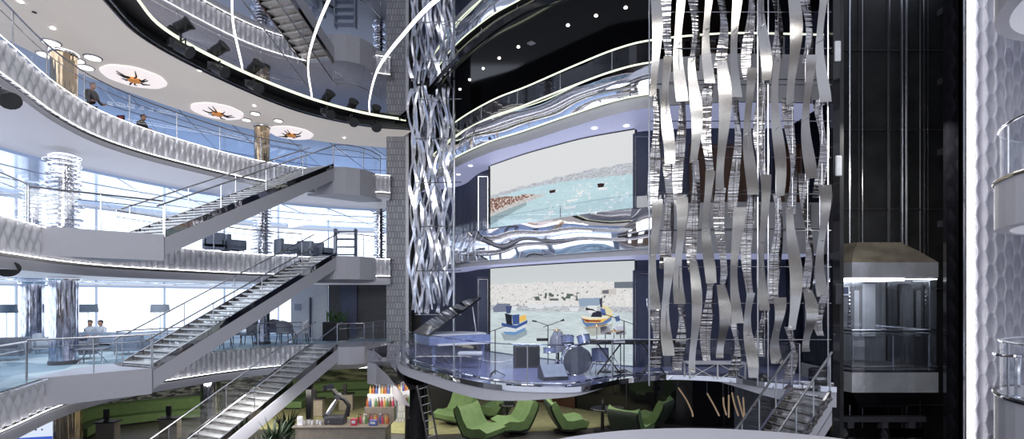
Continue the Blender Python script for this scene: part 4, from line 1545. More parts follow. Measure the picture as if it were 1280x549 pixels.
count = {}
for c, px in enumerate(CX):
    z = 10.75 + 0.3 * math.sin(c * 2.4)
    k = c % 2
    zend = 0.45 + 0.35 * math.sin(c * 1.7) + (0.5 if c > 10 else 0)
    seg = 0
    while z > zend + 0.6:
        L = 2.3 + 0.9 * RND.random() + (0.4 if k == 0 else 0)
        zlo = max(zend, z - L)
        y = YR + (0.12 if k else -0.08) + 0.04 * math.sin(c)
        mb = curtain_ribbon(xat(px, YR) + (0.03 if k else -0.03), y, zlo, z, 0.265 + 0.06 * RND.random(), RND.random() * 6.28, 1 if (c + seg) % 2 else -1)
        o = mb.build('steel_ribbon', M['brushed'] if k == 0 else M['hammer'], smooth=True)
        tag(o, '%s steel ribbon in the %s column of the curtain, number %s down from the top' % ('brushed' if k == 0 else 'rippled', ordn[c], ['one', 'two', 'three', 'four', 'five', 'six', 'seven'][seg]), 'ribbon', 'steel ribbons of the curtain')
        xr = xat(px, YR) + (0.03 if k else -0.03)
        hg = MB()
        for zz_ in (z - 0.05, (z + zlo) / 2, zlo + 0.05):
            hg.tube([(xr, YR + 0.03, zz_), (xr, y - 0.05 if y < YR else y + 0.05, zz_)], 0.012, 5)
        hg.tube([(xr, YR + 0.03, z), (xr, YR + 0.03, zlo)], 0.008, 5)
        hg.build('hanger', M['rail'], o)
        z = zlo + 0.05 + 0.25 * RND.random()
        if zlo <= zend + 0.01:
            break
        k = 1 - k
        seg += 1
root = thing('ribbon_frame', 'thin wires and masts holding the steel ribbon curtain', 'frame', (xat(925, YR), YR + 0.03, Z1))
for z in np.arange(1.2, 11.0, 0.95):
    MB().tube([(xat(812, YR) - root.location.x, 0, z), (xat(1040, YR) - root.location.x, 0, z)], 0.012, 5).build('wire', M['rail'], root)
for px in (812, 948, 961, 1036):
    MB().tube([(xat(px, YR) - root.location.x, 0, 0), (xat(px, YR) - root.location.x, 0, 11.05)], 0.022, 6).build('mast', M['steel'], root)

# ------------------------------------------------------------------ lift shaft and cab
XS0, XS1 = xat(1046, 9.6 * K), xat(1204, 9.3 * K)
YS0, YS1 = 9.4 * K, 12.2 * K
BX0, BX1 = xat(1040, YS1), xat(1206, YS1)
MB().prism([(8.6, 16.5), (11.6, 17.45), (11.6, 17.6), (8.6, 16.65)], -5.5, 13.5).prism([(8.6, 19.2), (8.75, 19.2), (8.75, 16.6), (8.6, 16.6)], -5.5, 13.5).build('wall_dark', M['navy'], kind='structure')
MB().prism([(BX0, YS1), (BX1, YS1), (BX1, YS1 + 0.15), (BX0, YS1 + 0.15)], -5.5, 13.5).build('wall_shaft', M['shaft'], kind='structure')
MB().prism([(XS0, YS0), (BX0, YS1), (BX0 - 0.12, YS1), (XS0 - 0.12, YS0)], -5.5, 13.5).build('wall_shaft', M['shaft'], kind='structure')
MB().prism([(XS1, YS0), (BX1, YS1), (BX1 + 0.12, YS1), (XS1 + 0.12, YS0)], -5.5, 13.5).build('wall_shaft', M['shaft'], kind='structure')
mb = MB()
for z in (-1.5, 2.6, 5.4, 8.2, 11.0):
    mb.tube([(BX0, YS1 - 0.02, z), (BX1, YS1 - 0.02, z)], 0.03, 4)
for t in (0.2, 0.42, 0.66, 0.85):
    mb.tube([(BX0 + (BX1 - BX0) * t, YS1 - 0.02, -5), (BX0 + (BX1 - BX0) * t, YS1 - 0.02, 13)], 0.02, 4)
struct(trim(), mb, M['dark'])
mb = MB()
mb.box((xat(1042, YS0), YS0 - 0.05, (Z0 + 11.5) / 2), (0.18, 0.14, 11.5 - Z0))
mb.box((xat(1194, YS0), YS0 + 0.05, 4), (22 / F * YS0, 0.1, 19))
struct(trim(), mb, M['blackg'])
for px, Y, r, w, m in ((1062, 16.3, 0.04, 'beside the ribbon curtain', 'steel'), (1078, 17.0, 0.015, 'thin, at the shaft back', 'rail'), (1112, 17.0, 0.015, 'thin, in the middle of the shaft', 'rail'), (1127, 16.8, 0.035, 'thick, left of the pair', 'steel'), (1133, 16.8, 0.055, 'thickest, above the cab roof', 'steel'), (1155, 17.0, 0.02, 'paired thin one', 'rail'), (1160, 17.0, 0.02, 'towards the wave wall', 'rail')):
    o = MB().tube([(0, 0, Z0), (0, 0, 13)], r, 8).build('guide_rail', M[m])
    o.location = (xat(px, Y), Y, 0)
    tag(o, {'beside the ribbon curtain': 'bright lift guide rail beside the ribbon curtain', 'thin, at the shaft back': 'thin dull rail next to the bright one by the curtain', 'thin, in the middle of the shaft': 'thin dull rail in the middle of the lift shaft',
            'thick, left of the pair': 'slimmer bright rail of the central pair in the lift shaft', 'thickest, above the cab roof': 'thickest bright guide rail rising behind the cab roof', 'paired thin one': 'thin dull rail just past the central pair',
            'towards the wave wall': 'thin dull rail last before the black side panel'}[w], 'rail')
for px, py, Y, w in ((1171, 15, 16.0, 'topmost'), (1175, 102, 16, 'second'), (1185, 190, 16, 'third'), (1190, 280, 16, 'lowest')):
    p = at(px, py, Y)
    p.x = XS1 + (BX1 - XS1) * (Y - YS0) / (YS1 - YS0) - 0.36
    o = MB().box((0, 0, 0), (0.75, 0.12, 0.12)).box((-0.35, 0, 0), (0.06, 0.2, 0.2)).build('shaft_bracket', M['dark'])
    o.location = p
    tag(o, '%s dark steel bracket on the lift shaft side towards the wave wall' % w, 'bracket', 'brackets in the lift shaft')
# small grey boxes on the shaft's edge
for px, py, w in ((1046, 65, 'upper'), (1047, 208, 'lower'), (1047, 368, 'bottom')):
    p = at(px, py, YS0 - 0.1)
    o = MB().rbox((0, 0, 0), (0.16, 0.14, 0.55), 0.03).build('call_box', M['palefab'] if w != 'bottom' else M['dark'])
    o.location = p
    tag(o, '%s small grey box fixed on the black post beside the ribbon curtain' % w, 'box')


def octo(hx, y0, y1, ch, z):
    """plan outline of the cab: chamfered front"""
    return [(-hx, y1, z), (-hx, y0 + ch, z), (-hx + ch * 0.35, y0, z), (hx - ch * 0.35, y0, z), (hx, y0 + ch, z), (hx, y1, z)]


YC0 = 9.8 * K
XC = xat(1119, YC0)
zz = lambda py: EYE + (372 - py) / F * YC0
cab = thing('lift_cab', 'glass lift cab with faceted mirrored roof in the black shaft', 'lift', (XC, YC0, 0))
hx = 61 / F * YC0
D = 2.2
mb = MB()
mb.loft([octo(hx, 0, D, 0.45, zz(347)), octo(hx, 0, D, 0.45, zz(328))], True)
mb.build('roof_band', M['cabband'], cab)
mb = MB()
mb.loft([octo(hx, 0, D, 0.45, zz(328) + 0.002), octo(hx * 0.80, 0.35, D, 0.5, zz(312)), octo(hx * 0.56, 0.6, D, 0.4, zz(300))], True)
mb.build('faceted_roof', M['roofm'] if 'roofm' in M else M['chrome_d'], cab)
mb = MB()
o6 = octo(hx - 0.03, 0.03, D, 0.45, zz(347))
o6b = octo(hx - 0.03, 0.03, D, 0.45, zz(466))
mb.loft([o6b, o6], False, closed=False)
mb.build('glass_wall', M['glassc'], cab)
mb = MB()
mb.box((0, D - 0.05, (zz(347) + zz(466)) / 2), (2 * hx - 0.1, 0.06, zz(347) - zz(466)))
mb.build('back_wall', M['cabwall'], cab)
MB().box((0, D * 0.55, zz(347) - 0.05), (hx * 1.2, 1.0, 0.04)).build('fill_panel', M['cabfill'], cab)  # added glowing panel, brightens the cab inside
mb = MB()
mb.loft([octo(hx - 0.04, 0.04, D, 0.45, zz(466)), octo(hx - 0.04, 0.04, D, 0.45, zz(466) + 0.06)], True)
mb.build('cab_floor', M['dark'], cab)
mb = MB()
mb.loft([octo(hx, 0, D, 0.45, zz(491)), octo(hx, 0, D, 0.45, zz(466))], True)
mb.build('lower_band', M['cabband'], cab)
mb = MB()
mb.loft([octo(hx * 0.30, 0.75, D, 0.2, zz(518)), octo(hx * 0.55, 0.5, D, 0.3, zz(514)), octo(hx * 0.98, 0.03, D, 0.45, zz(491) - 0.002)], True)
mb.build('tapered_base', M['blackg'], cab)
for py, nm, m, r in ((349, 'light_strip', 'led', 0.022), (459, 'kick_rail', 'steel', 0.03)):
    MB().tube([(p[0] * 0.99, p[1] + 0.05, zz(py)) for p in octo(hx, 0, D, 0.45, 0)][1:5], r, 6).build(nm, M[m], cab)
MB().tube([(p[0] * 0.93, p[1] + 0.14, zz(414)) for p in octo(hx, 0, D, 0.45, 0)], 0.035, 8).tube([(p[0] * 0.93, p[1] + 0.14, zz(418)) for p in octo(hx, 0, D, 0.45, 0)], 0.02, 6).build('handrail', M['steel'], cab)
for s in (-0.99, -0.84, 0.0, 0.75, 0.99):
    lo, hi = (466, 347) if abs(s) > 0.9 else (466, 420)
    MB().tube([(s * hx * 0.98, 0.08 if abs(s) < 0.9 else 0.42, zz(lo)), (s * hx * 0.98, 0.08 if abs(s) < 0.9 else 0.42, zz(hi))], 0.022, 6).build('mullion', M['steel'], cab)
scr = MB().box((-0.2, D - 0.12, zz(362)), (0.62, 0.05, 0.32)).build('info_screen', M['white'], cab)
MB().box((-0.2, D - 0.15, zz(362)), (0.52, 0.02, 0.22)).build('display', M['navy'], scr)
mb = MB()
mb.box((0.75, D - 0.11, zz(390)), (0.42, 0.04, 1.7))
mb.box((0.35, D - 0.11, zz(395)), (0.16, 0.04, 1.5))
mb.build('door_panel', M['palefab'], cab)
mb = MB()
for k in range(10):
    mb.lathe((0.12, D - 0.12, zz(366) - 0.12 * k), [(0.035, -0.035), (0.045, 0), (0.035, 0.035)], 8)
mb.build('button_panel', M['chrome'], cab)
# lower counterweight gear under the cab
root = thing('lift_buffer', 'dark steel buffer frame at the foot of the lift shaft', 'lift machinery', (XC, YC0 + 0.6, Z0))
MB().box((0, 0, zz(530) - Z0), (2.6, 0.2, 0.16)).build('beam', M['dark'], root)
for s in (-0.9, 0.1, 0.9):
    MB().box((s, 0, (zz(530) - Z0) / 2), (0.18, 0.18, zz(530) - Z0)).build('upright', M['dark'], root)
MB().box((0, -0.1, zz(547) - Z0), (2.4, 0.06, 0.25)).build('plate', M['chrome_d'], root)

# ------------------------------------------------------------------ LED edge, wave wall and rounded balconies beside the lift
p0 = xat(1205, 9.0 * K)
YW = 9.0 * K
o = MB().box((xat(1208.5, YW), YW - 0.12, 4), (0.15, 0.05, 19)).build('led_light_column', M['ledcol'])
tag(o, 'tall vertical white LED strip between lift shaft and wave wall', 'light')
MB().prism([(xat(1204, 13.05), 13.05), (xat(1204, 12.35), 12.35), (xat(1204, 12.35) + 0.04, 12.35), (xat(1204, 13.05) + 0.04, 13.05)], -5.5, 13.5).build('led_shield', M['rail'], o)  # blade added along the sight line, keeps the LED out of lift reflections
nx, nz = 150, 520
x0, x1 = xat(1210.5, YW), xat(1210.5, YW) + 2.6
zlo, zhi = -5.0, 13.5
xs = np.linspace(0, 1, nx)
zs = np.linspace(zlo, zhi, nz)
verts, faces = [], []
cp, vp = 0.29, 0.64
for j, z in enumerate(zs):
    for i, t in enumerate(xs):
        s = t * (x1 - x0)
        c = math.floor(s / cp)
        ph = s / cp - c
        tz = (z / vp + (0.5 if c % 2 else 0)) % 1.0
        wdt = 0.5 * (0.42 + 0.58 * math.sin(PI * min(1, tz * 1.05)) ** 0.8)
        dd = abs(ph - 0.5) / max(wdt, 0.05)
        hgt = 0.0
        if dd < 1:
            hgt = -0.13 * math.sqrt(1 - dd * dd) * (0.25 + 0.75 * math.sin(PI * min(1, tz * 1.05)))
        yb = YW + 0.05 + 0.35 * s * s * 0.30
        verts.append((x0 + s, yb - hgt, z))
for j in range(nz - 1):
    for i in range(nx - 1):
        faces.append((j * nx + i, j * nx + i + 1, (j + 1) * nx + i + 1, (j + 1) * nx + i))
mb = MB()
mb.v, mb.f = verts, faces
struct('wall_wave', mb, M['wave'], smooth=False)


def tongue(cx, cy, r, z0, z1):
    """rounded balcony end: half disc then straight sides running away"""
    pts = [(cx + r * math.cos(a), cy + r * math.sin(a)) for a in [PI / 2 + PI * k / 24 for k in range(25)]]
    return pts + [(cx + 4, cy - r), (cx + 4, cy + r)]


TB = [(Z1, 0.20, -1.6, 'lowest'), (Z2, Z2 + 0.53, Z2 - 0.5, 'middle'), (Z3, Z3 + 0.5 * K, Z3 - 0.15, 'highest')]
tcx, tcy, tr = 12.62, 9.46, 2.46
for z, zt, zb2, nm in TB:
    mb = MB()
    tcx2, tr2 = (tcx, tr)
    poly = tongue(tcx2, tcy, tr2, 0, 0)
    mb.prism(poly, zb2, zt)
    struct('floor', mb, M['panel'])
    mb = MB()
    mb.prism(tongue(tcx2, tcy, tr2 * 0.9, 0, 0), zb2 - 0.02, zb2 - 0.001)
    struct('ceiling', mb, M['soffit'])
    edge = [Vector(p) for p in poly[2:25]]
    mb = MB()
    mb.tube([(p.x, p.y, zt) for p in edge], 0.045, 6)
    struct(trim(), mb, M['black'])
    if nm != 'highest':
        pr_ = [Vector(p) for p in tongue(tcx2, tcy, tr2 - 0.08, 0, 0)[1:25]]
        railing('glass_railing', 'curved glass railing on the %s rounded balcony beside the wave wall' % nm, pr_, zt, 1.15, M['glass'], M['steel'], False, 2.6)
cyl = thing('glass_cylinder_table', 'round glass drinks table on the lowest rounded balcony', 'table', (xat(1272, 10.3), 10.3, 0.20))
MB().lathe((0, 0, 0), [(0.36, 0.88), (0.38, 0.90), (0.36, 0.93)], 24).build('tabletop', M['chrome'], cyl, smooth=True)
MB().tube([(0, 0, 0.02), (0, 0, 0.88)], 0.05, 8).build('stem', M['chrome'], cyl)
MB().lathe((0, 0, 0), [(0.25, 0), (0.25, 0.03), (0.05, 0.05)], 18).build('foot', M['chrome'], cyl, smooth=True)

# pale curved parapet in front of the camera deck
mb = MB()
cx, cy, rr = 2.15 * K, 3.05 * K, 3.05 * K
mb.prism([(cx + rr * math.cos(2 * PI * k / 72), cy + rr * math.sin(2 * PI * k / 72)) for k in range(72)], -0.5, 0.0)
struct('floor_near_deck', mb, M['panel'])

# ------------------------------------------------------------------ lamp lounge furniture
def floor_lamp(label, px, Y):
    root = thing('floor_lamp', label, 'lamp', (xat(px, Y), Y, Z1), 0, 'floor lamps by the windows')
    MB().lathe((0, 0, 0), [(0.40, 1.60), (0.36, 1.98), (0.34, 1.98), (0.38, 1.60)], 24).build('lamp_shade', M['shade'], root, smooth=True)
    MB().tube([(0, 0, 0.03), (0, 0, 1.8)], 0.02, 6).build('pole', M['steel'], root)
    MB().lathe((0, 0, 0), [(0.2, 0), (0.2, 0.03), (0.03, 0.05)], 16).build('base', M['steel'], root, smooth=True)
    return root


l0 = floor_lamp('grey drum-shaded floor lamp at the frame edge beside the far chrome column', 8, 22.5)
dup(l0, (xat(110, 23.5), 23.5, Z1), 0, 'grey drum-shaded floor lamp behind the two seated people')
dup(l0, (xat(200, 23.5), 23.5, Z1), 0, 'grey drum-shaded floor lamp seen through the middle staircase')


def sofa(name, label, cat, loc, rz, w, m, group=None, d=0.85, back=0.82):
    root = thing(name, label, cat, loc, rz, group)
    MB().rbox((0, 0, 0.30), (w, d, 0.24), 0.06).build('seat', M[m], root, smooth=True)
    MB().rbox((0, d / 2 - 0.1, 0.5), (w, 0.2, back - 0.18), 0.07).build('backrest', M[m], root, smooth=True)
    for s in (-1, 1):
        MB().rbox((s * (w / 2 - 0.09), 0, 0.42), (0.18, d, 0.44), 0.06).build('arm', M[m], root, smooth=True)
    for sx in (-1, 1):
        for sy in (-1, 1):
            MB().tube([(sx * (w / 2 - 0.12), sy * (d / 2 - 0.12), 0), (sx * (w / 2 - 0.12), sy * (d / 2 - 0.12), 0.2)], 0.025, 6).build('leg', M['steel'], root)
    return root


sofa('sofa', 'long blue-grey sofa with two people sitting on it', 'sofa', (xat(132, 21.6), 21.6, Z1), PI, 2.6, 'bluefab')
sofa('sofa', 'blue-grey sofa beside the middle staircase foot, next to the seated pair', 'sofa', (xat(168, 20.2), 20.2, Z1), PI - 0.2, 1.5, 'bluefab')
sofa('armchair', 'grey armchair at the frame edge behind the glass railing', 'armchair', (xat(10, 18.2), 18.2, Z1), 0.5, 1.1, 'greyfab')
sofa('armchair', 'dark armchair beside the stout chrome column', 'armchair', (xat(102, 18.6), 18.6, Z1), -0.7, 0.9, 'greyfab')
sofa('armchair', 'pale armchair between the two chrome columns near the windows', 'armchair', (xat(60, 20.6), 20.6, Z1), 2.2, 1.0, 'palefab')


def dining_chair(label, loc, rz, m='greyfab', group='dining chairs on the lamp lounge deck'):
    root = thing('dining_chair', label, 'chair', loc, rz, group)
    MB().rbox((0, 0, 0.46), (0.52, 0.50, 0.09), 0.04).build('seat', M[m], root, smooth=True)
    rings = []
    for k in range(9):
        a = PI * 0.05 + PI * 0.9 * k / 8
        r = 0.29
        cx, cy = r * math.cos(a), r * math.sin(a) * 0.95 - 0.03
        top = 0.74 + 0.20 * math.sin(a)
        rings.append([(cx * 0.9, cy * 0.9, 0.42), (cx * 1.08, cy * 1.08, 0.44), (cx * 1.14, cy * 1.14, top), (cx * 1.0, cy * 1.0, top + 0.01)])
    MB().loft(rings, True).build('backrest', M[m], root, smooth=True)
    for sx in (-1, 1):
        for sy in (-1, 1):
            MB().tube([(sx * 0.2, sy * 0.18, 0.43), (sx * 0.25, sy * 0.23, 0)], [0.02, 0.014], 6).build('leg', M['black'], root)
    return root


c0 = dining_chair('grey tub dining chair under the middle staircase, first of the close pair', (xat(254, 21.3), 21.3, Z1), PI + 0.1)
c0.scale = (1.25, 1.25, 1.25)
for px, Y, rz, lab in ((277, 22.2, PI - 0.1, 'grey tub dining chair under the middle staircase, second of the close pair'), (290, 23.5, 1.2, 'grey tub chair seen just past the close pair by the chrome column'),
                       (311, 23.4, -1.4, 'grey tub chair turned sideways right against the chrome column'), (356, 24.4, PI, 'grey tub chair with its back to the atrium, before the pale wall panel'),
                       (377, 24.6, -1.0, 'pale tub chair in profile beside the black planter wall'), (343, 25.5, 0.6, 'grey tub chair behind the small table near the pale wall panel')):
    o = dup(c0, (xat(px, Y), Y, Z1), rz, lab, (1.25, 1.25, 1.25))
    if lab.startswith('pale'):
        for ch in [q for q in COL.objects if q.parent == o and q.name.split('.')[0] in ('seat', 'backrest')]:
            ch.data = ch.data.copy()
            ch.data.materials[0] = M['palefab']
rt = thing('dining_table', 'small round white dining table between the tub chairs', 'table', (xat(366, 25.3), 25.3, Z1))
MB().lathe((0, 0, 0), [(0.40, 0.72), (0.42, 0.74), (0.40, 0.76)], 24).build('tabletop', M['white'], rt, smooth=True)
MB().tube([(0, 0, 0.02), (0, 0, 0.72)], 0.04, 8).build('stem', M['steel'], rt)
MB().lathe((0, 0, 0), [(0.25, 0), (0.25, 0.03), (0.04, 0.05)], 18).build('foot', M['steel'], rt, smooth=True)
ct = thing('coffee_table', 'low steel coffee table with crossed legs by the stout chrome column', 'table', (xat(116, 17.4), 17.4, Z1), 0.3)
MB().rbox((0, 0, 0.5), (0.9, 0.5, 0.05), 0.02).build('tabletop', M['greyfab'], ct)
for s in (-0.35, 0.35):
    MB().tube([(s, -0.2, 0), (s * 0.5, 0.2, 0.48)], 0.02, 6).tube([(s, 0.2, 0), (s * 0.5, -0.2, 0.48)], 0.02, 6).build('leg', M['steel'], ct)

# dark niche with planter at the far end of the lamp lounge
YN = 27.5
mb = MB()
mb.box((xat(452, YN), YN + 0.2, (CH) / 2), (84 / F * YN, 0.2, CH))
struct('wall_niche', mb, M['dark_green'] if 'dark_green' in M else M['dark'])
mb = MB()
mb.box((xat(436, YN), YN + 0.02, CH / 2), (0.9, 0.1, CH))
struct('wall_glass_niche', mb, M['navy'])
mb = MB()
mb.box((xat(386, YN), YN + 0.1, CH / 2), (46 / F * YN, 0.1, CH))
struct('wall_pale_panel', mb, M['palepanel'] if 'palepanel' in M else M['palefab'])
mb = MB()
mb.box((xat(388, YN), YN + 0.0, 1.2), (0.10, 0.06, 2.2))
struct('door_20', mb, M['navy'])
o = MB().box((0, 0, 0), (0.32, 0.04, 0.34)).build('wall_picture', M['bluefab'])
o.location = at(372, 384, YN + 0.02)
tag(o, 'small blue-grey picture on the pale wall panel', 'picture')
pl = thing('tall_planter', 'tall black planter with a spiky green plant before the dark niche', 'planter', (xat(420, 26.5), 26.5, Z1))
MB().rbox((0, 0, 0.5), (1.3, 0.45, 1.0), 0.03).build('planter_box', M['black'], pl)


def leaves(mb, n, h, spread, w, seed, z0=0.0, wx=0.0):
    r = random.Random(seed)
    for k in range(n):
        a = r.random() * 2 * PI
        L = h * (0.6 + 0.5 * r.random())
        lean = spread * (0.25 + 0.75 * r.random())
        ox = wx * (r.random() - 0.5)
        pts = []
        for i in range(6):
            t = i / 5
            pts.append(Vector((ox + math.cos(a) * lean * t ** 1.5, math.sin(a) * lean * t ** 1.5, z0 + L * t - 0.45 * lean * t ** 3)))
        side = Vector((-math.sin(a), math.cos(a), 0))
        A = [p + side * w * (math.sin(PI * (0.12 + 0.85 * i / 5)) * 0.5) for i, p in enumerate(pts)]
        B = [p - side * w * (math.sin(PI * (0.12 + 0.85 * i / 5)) * 0.5) for i, p in enumerate(pts)]
        mb.strip(A, B)
    return mb


leaves(MB(), 34, 0.75, 0.55, 0.09, 3, 1.0, 1.0).build('foliage', M['leaf2'], pl)

# ------------------------------------------------------------------ middle deck furniture
lc0 = sofa('lounge_chair', 'grey lounge seat on the middle deck beside the disc column, first of a close pair', 'armchair', (xat(267, 22.2), 22.2, Z2), PI + 0.6, 0.85, 'bluefab', 'lounge seats on the middle deck', back=0.95)
for px, Y, rz, lab in ((292, 22.9, PI - 0.7, 'grey lounge seat on the middle deck, facing its twin beside the disc column'), (357, 24.6, 2.4, 'grey lounge seat just past the disc column on the middle deck'), (385, 25.6, PI, 'grey lounge seat behind the middle staircase top'),
                       (404, 26.4, 2.6, 'pale lounge seat nearest the middle deck landing')):
    dup(lc0, (xat(px, Y), Y, Z2), rz, lab)
sh = thing('display_rack', 'blue-grey open rack standing on the middle deck behind the landing', 'rack', (xat(432, 26.0), 26.0, Z2))
for k in range(4):
    MB().box((0, 0, 0.25 + 0.4 * k), (1.1, 0.4, 0.05)).build('shelf', M['bluefab'], sh)
for s in (-0.53, 0.53):
    MB().box((s, 0, 0.8), (0.06, 0.4, 1.6)).build('side_panel', M['bluefab'], sh)
# dark ceiling light arc under middle deck ceiling
for px, py, w in ((390, 276, 'long curved white cove light in the middle deck ceiling'),):
    zc = C2 - 0.02
    q = []
    for a, b in ((362, 283), (378, 280), (395, 277), (410, 273), (411, 271)):
        Y = (zc - EYE) * F / (372 - b)
        q.append(Vector((xat(a, Y), Y)))
    o = MB().tube([(p.x, p.y, zc) for p in spline(q, 0.3)], 0.10, 6).build('cove_light', M['ledsoft'])
    tag(o, w, 'ceiling light')

# ------------------------------------------------------------------ people
def skin_figure(name, pts, edges, rads, m, parent):
    me = bpy.data.meshes.new(name)
    me.from_pydata(pts, edges, [])
    o = bpy.data.objects.new(name, me)
    COL.objects.link(o)
    o.parent = parent
    md = o.modifiers.new('Skin', 'SKIN')
    sv = me.skin_vertices[0].data if len(me.skin_vertices) else None
    if sv is None:
        bpy.context.view_layer.objects.active = o
        sv = me.skin_vertices[0].data
    for i, r in enumerate(rads):
        sv[i].radius = (r, r)
        sv[i].use_root = (i == 0)
    ss = o.modifiers.new('Sub', 'SUBSURF')
    ss.levels = ss.render_levels = 2
    me.materials.append(m)
    return o


def head_mesh(c, face, s=1.0):
    """head with brow, nose, lips and chin, looking along face (unit xy)"""
    mb = MB()
    f = Vector(face).normalized()
    sd = Vector((-f.y, f.x, 0))
    prof = [(-0.13, 0.050, 0.050), (-0.105, 0.062, 0.075), (-0.07, 0.072, 0.090), (-0.02, 0.078, 0.098), (0.03, 0.080, 0.100), (0.07, 0.074, 0.092), (0.10, 0.055, 0.070), (0.118, 0.025, 0.030)]
    rings = []
    for z, rx, ry in prof:
        ring = []
        for k in range(20):
            a = 2 * PI * k / 20
            u, v = math.cos(a), math.sin(a)
            fx = ry * u
            if abs(v) < 0.35 and u > 0:
                if -0.04 < z < 0.0:
                    fx += 0.028 * (1 - abs(v) / 0.35)
                if z < -0.06:
                    fx += 0.010
            ring.append(Vector(c) + (f * fx + sd * rx * v + Vector((0, 0, z))) * s)
        rings.append(ring)
    mb.loft(rings, True)
    for e in (-1, 1):
        p = Vector(c) + (sd * 0.08 * e + Vector((0, 0, -0.01))) * s
        mb.lathe(p, [(0.008, -0.03), (0.018, -0.01), (0.02, 0.015), (0.008, 0.03)], 8)
    return mb


def hair_mesh(c, face, s=1.0):
    f = Vector(face).normalized()
    sd = Vector((-f.y, f.x, 0))
    rings = []
    for z, r in ((-0.06, 0.6), (-0.02, 0.97), (0.03, 1.08), (0.07, 1.05), (0.105, 0.82), (0.128, 0.4), (0.132, 0.05)):
        ring = []
        for k in range(18):
            a = 2 * PI * k / 18
            u, v = math.cos(a), math.sin(a)
            back = 0.104 * u if u < 0 else (0.104 * u if z > 0.06 else 0.02 * u)
            ring.append(Vector(c) + (f * (back * r - 0.004) + sd * 0.086 * r * v + Vector((0, 0, z))) * s)
        rings.append(ring)
    return MB().loft(rings, True)


def eyes_mesh(c, face):
    f = Vector(face).normalized()
    sd = Vector((-f.y, f.x, 0))
    mb = MB()
    for e in (-1, 1):
        p = Vector(c) + f * 0.092 + sd * 0.032 * e + Vector((0, 0, 0.012))
        mb.lathe(p, [(0.003, -0.009), (0.011, 0), (0.003, 0.009)], 8)
    return mb


def person(label, loc, rz, pose, top, legs, group=None):
    root = thing('person', label, 'person', loc, rz, group)
    # local frame: facing +x
    if pose == 'stand':
        P = [(0, 0, 0.95), (0.0, 0, 1.10), (-0.01, 0, 1.28), (0.0, 0, 1.42), (0.03, 0, 1.50),
             (0.0, 0.17, 1.40), (0.03, 0.23, 1.14), (0.22, 0.21, 0.99), (0.30, 0.20, 0.98),
             (0.0, -0.17, 1.40), (0.03, -0.23, 1.14), (0.22, -0.21, 0.99), (0.30, -0.20, 0.98)]
        E = [(0, 1), (1, 2), (2, 3), (3, 4), (3, 5), (5, 6), (6, 7), (7, 8), (3, 9), (9, 10), (10, 11), (11, 12)]
        Rr = [0.15, 0.14, 0.165, 0.10, 0.055, 0.075, 0.055, 0.042, 0.036, 0.075, 0.055, 0.042, 0.036]
        PL_ = [(0, 0, 0.98), (0, 0.09, 0.88), (0.0, 0.10, 0.48), (-0.02, 0.10, 0.09), (0.12, 0.11, 0.045), (0, -0.09, 0.88), (0.02, -0.10, 0.48), (0.0, -0.10, 0.09), (0.14, -0.11, 0.045)]
        EL = [(0, 1), (1, 2), (2, 3), (3, 4), (0, 5), (5, 6), (6, 7), (7, 8)]
        RL = [0.14, 0.095, 0.065, 0.05, 0.045, 0.095, 0.065, 0.05, 0.045]
        hc = (0.085, 0, 1.635)
    else:
        P = [(0, 0, 0.52), (-0.03, 0, 0.68), (-0.06, 0, 0.86), (-0.05, 0, 0.99), (-0.02, 0, 1.07),
             (-0.05, 0.17, 0.97), (0.03, 0.22, 0.74), (0.26, 0.18, 0.66), (0.34, 0.17, 0.66),
             (-0.05, -0.17, 0.97), (0.03, -0.22, 0.74), (0.26, -0.18, 0.66), (0.34, -0.17, 0.66)]
        E = [(0, 1), (1, 2), (2, 3), (3, 4), (3, 5), (5, 6), (6, 7), (7, 8), (3, 9), (9, 10), (10, 11), (11, 12)]
        Rr = [0.16, 0.14, 0.165, 0.10, 0.055, 0.075, 0.055, 0.042, 0.036, 0.075, 0.055, 0.042, 0.036]
        PL_ = [(0, 0, 0.52), (0.08, 0.1, 0.50), (0.46, 0.11, 0.50), (0.48, 0.11, 0.09), (0.60, 0.12, 0.045), (0.08, -0.1, 0.50), (0.46, -0.11, 0.50), (0.48, -0.11, 0.09), (0.60, -0.12, 0.045)]
        EL = [(0, 1), (1, 2), (2, 3), (3, 4), (0, 5), (5, 6), (6, 7), (7, 8)]
        RL = [0.14, 0.10, 0.068, 0.05, 0.045, 0.10, 0.068, 0.05, 0.045]
        hc = (0.0, 0, 1.205)
    skin_figure('shirt', P, E, Rr, M[top], root)
    skin_figure('trousers', PL_, EL, RL, M[legs], root)
    hm = head_mesh(hc, (1, 0, -0.0))
    hm.tube([(hc[0] - 0.05, 0, hc[2] - 0.17), (hc[0] - 0.025, 0, hc[2] - 0.08)], [0.055, 0.05], 12)
    hm.build('head', M['skin'], root, smooth=True)
    for sgn in (1, -1):
        w = Vector(P[8] if sgn > 0 else P[12])
        hd = MB()
        hd.tube([w, w + Vector((0.06, 0, 0)), w + Vector((0.10, 0, -0.005))], [0.034, 0.042, 0.030], 10)
        for k in range(4):
            y = sgn * (0.028 - 0.019 * k)
            L = (0.055, 0.075, 0.078, 0.068)[k]
            hd.tube([w + Vector((0.09, y, 0)), w + Vector((0.09 + L * 0.6, y, -0.008)), w + Vector((0.09 + L, y, -0.03))], [0.010, 0.009, 0.006], 6)
        hd.tube([w + Vector((0.03, -sgn * 0.03, 0)), w + Vector((0.07, -sgn * 0.06, 0)), w + Vector((0.10, -sgn * 0.065, -0.01))], [0.012, 0.011, 0.008], 6)
        hd.build('hand', M['skin'], root, smooth=True)
    hair_mesh(hc, (1, 0, 0)).build('hair', M['hair'], root, smooth=True)
    eyes_mesh(hc, (1, 0, 0)).build('eyes', M['black'], root)
    return root


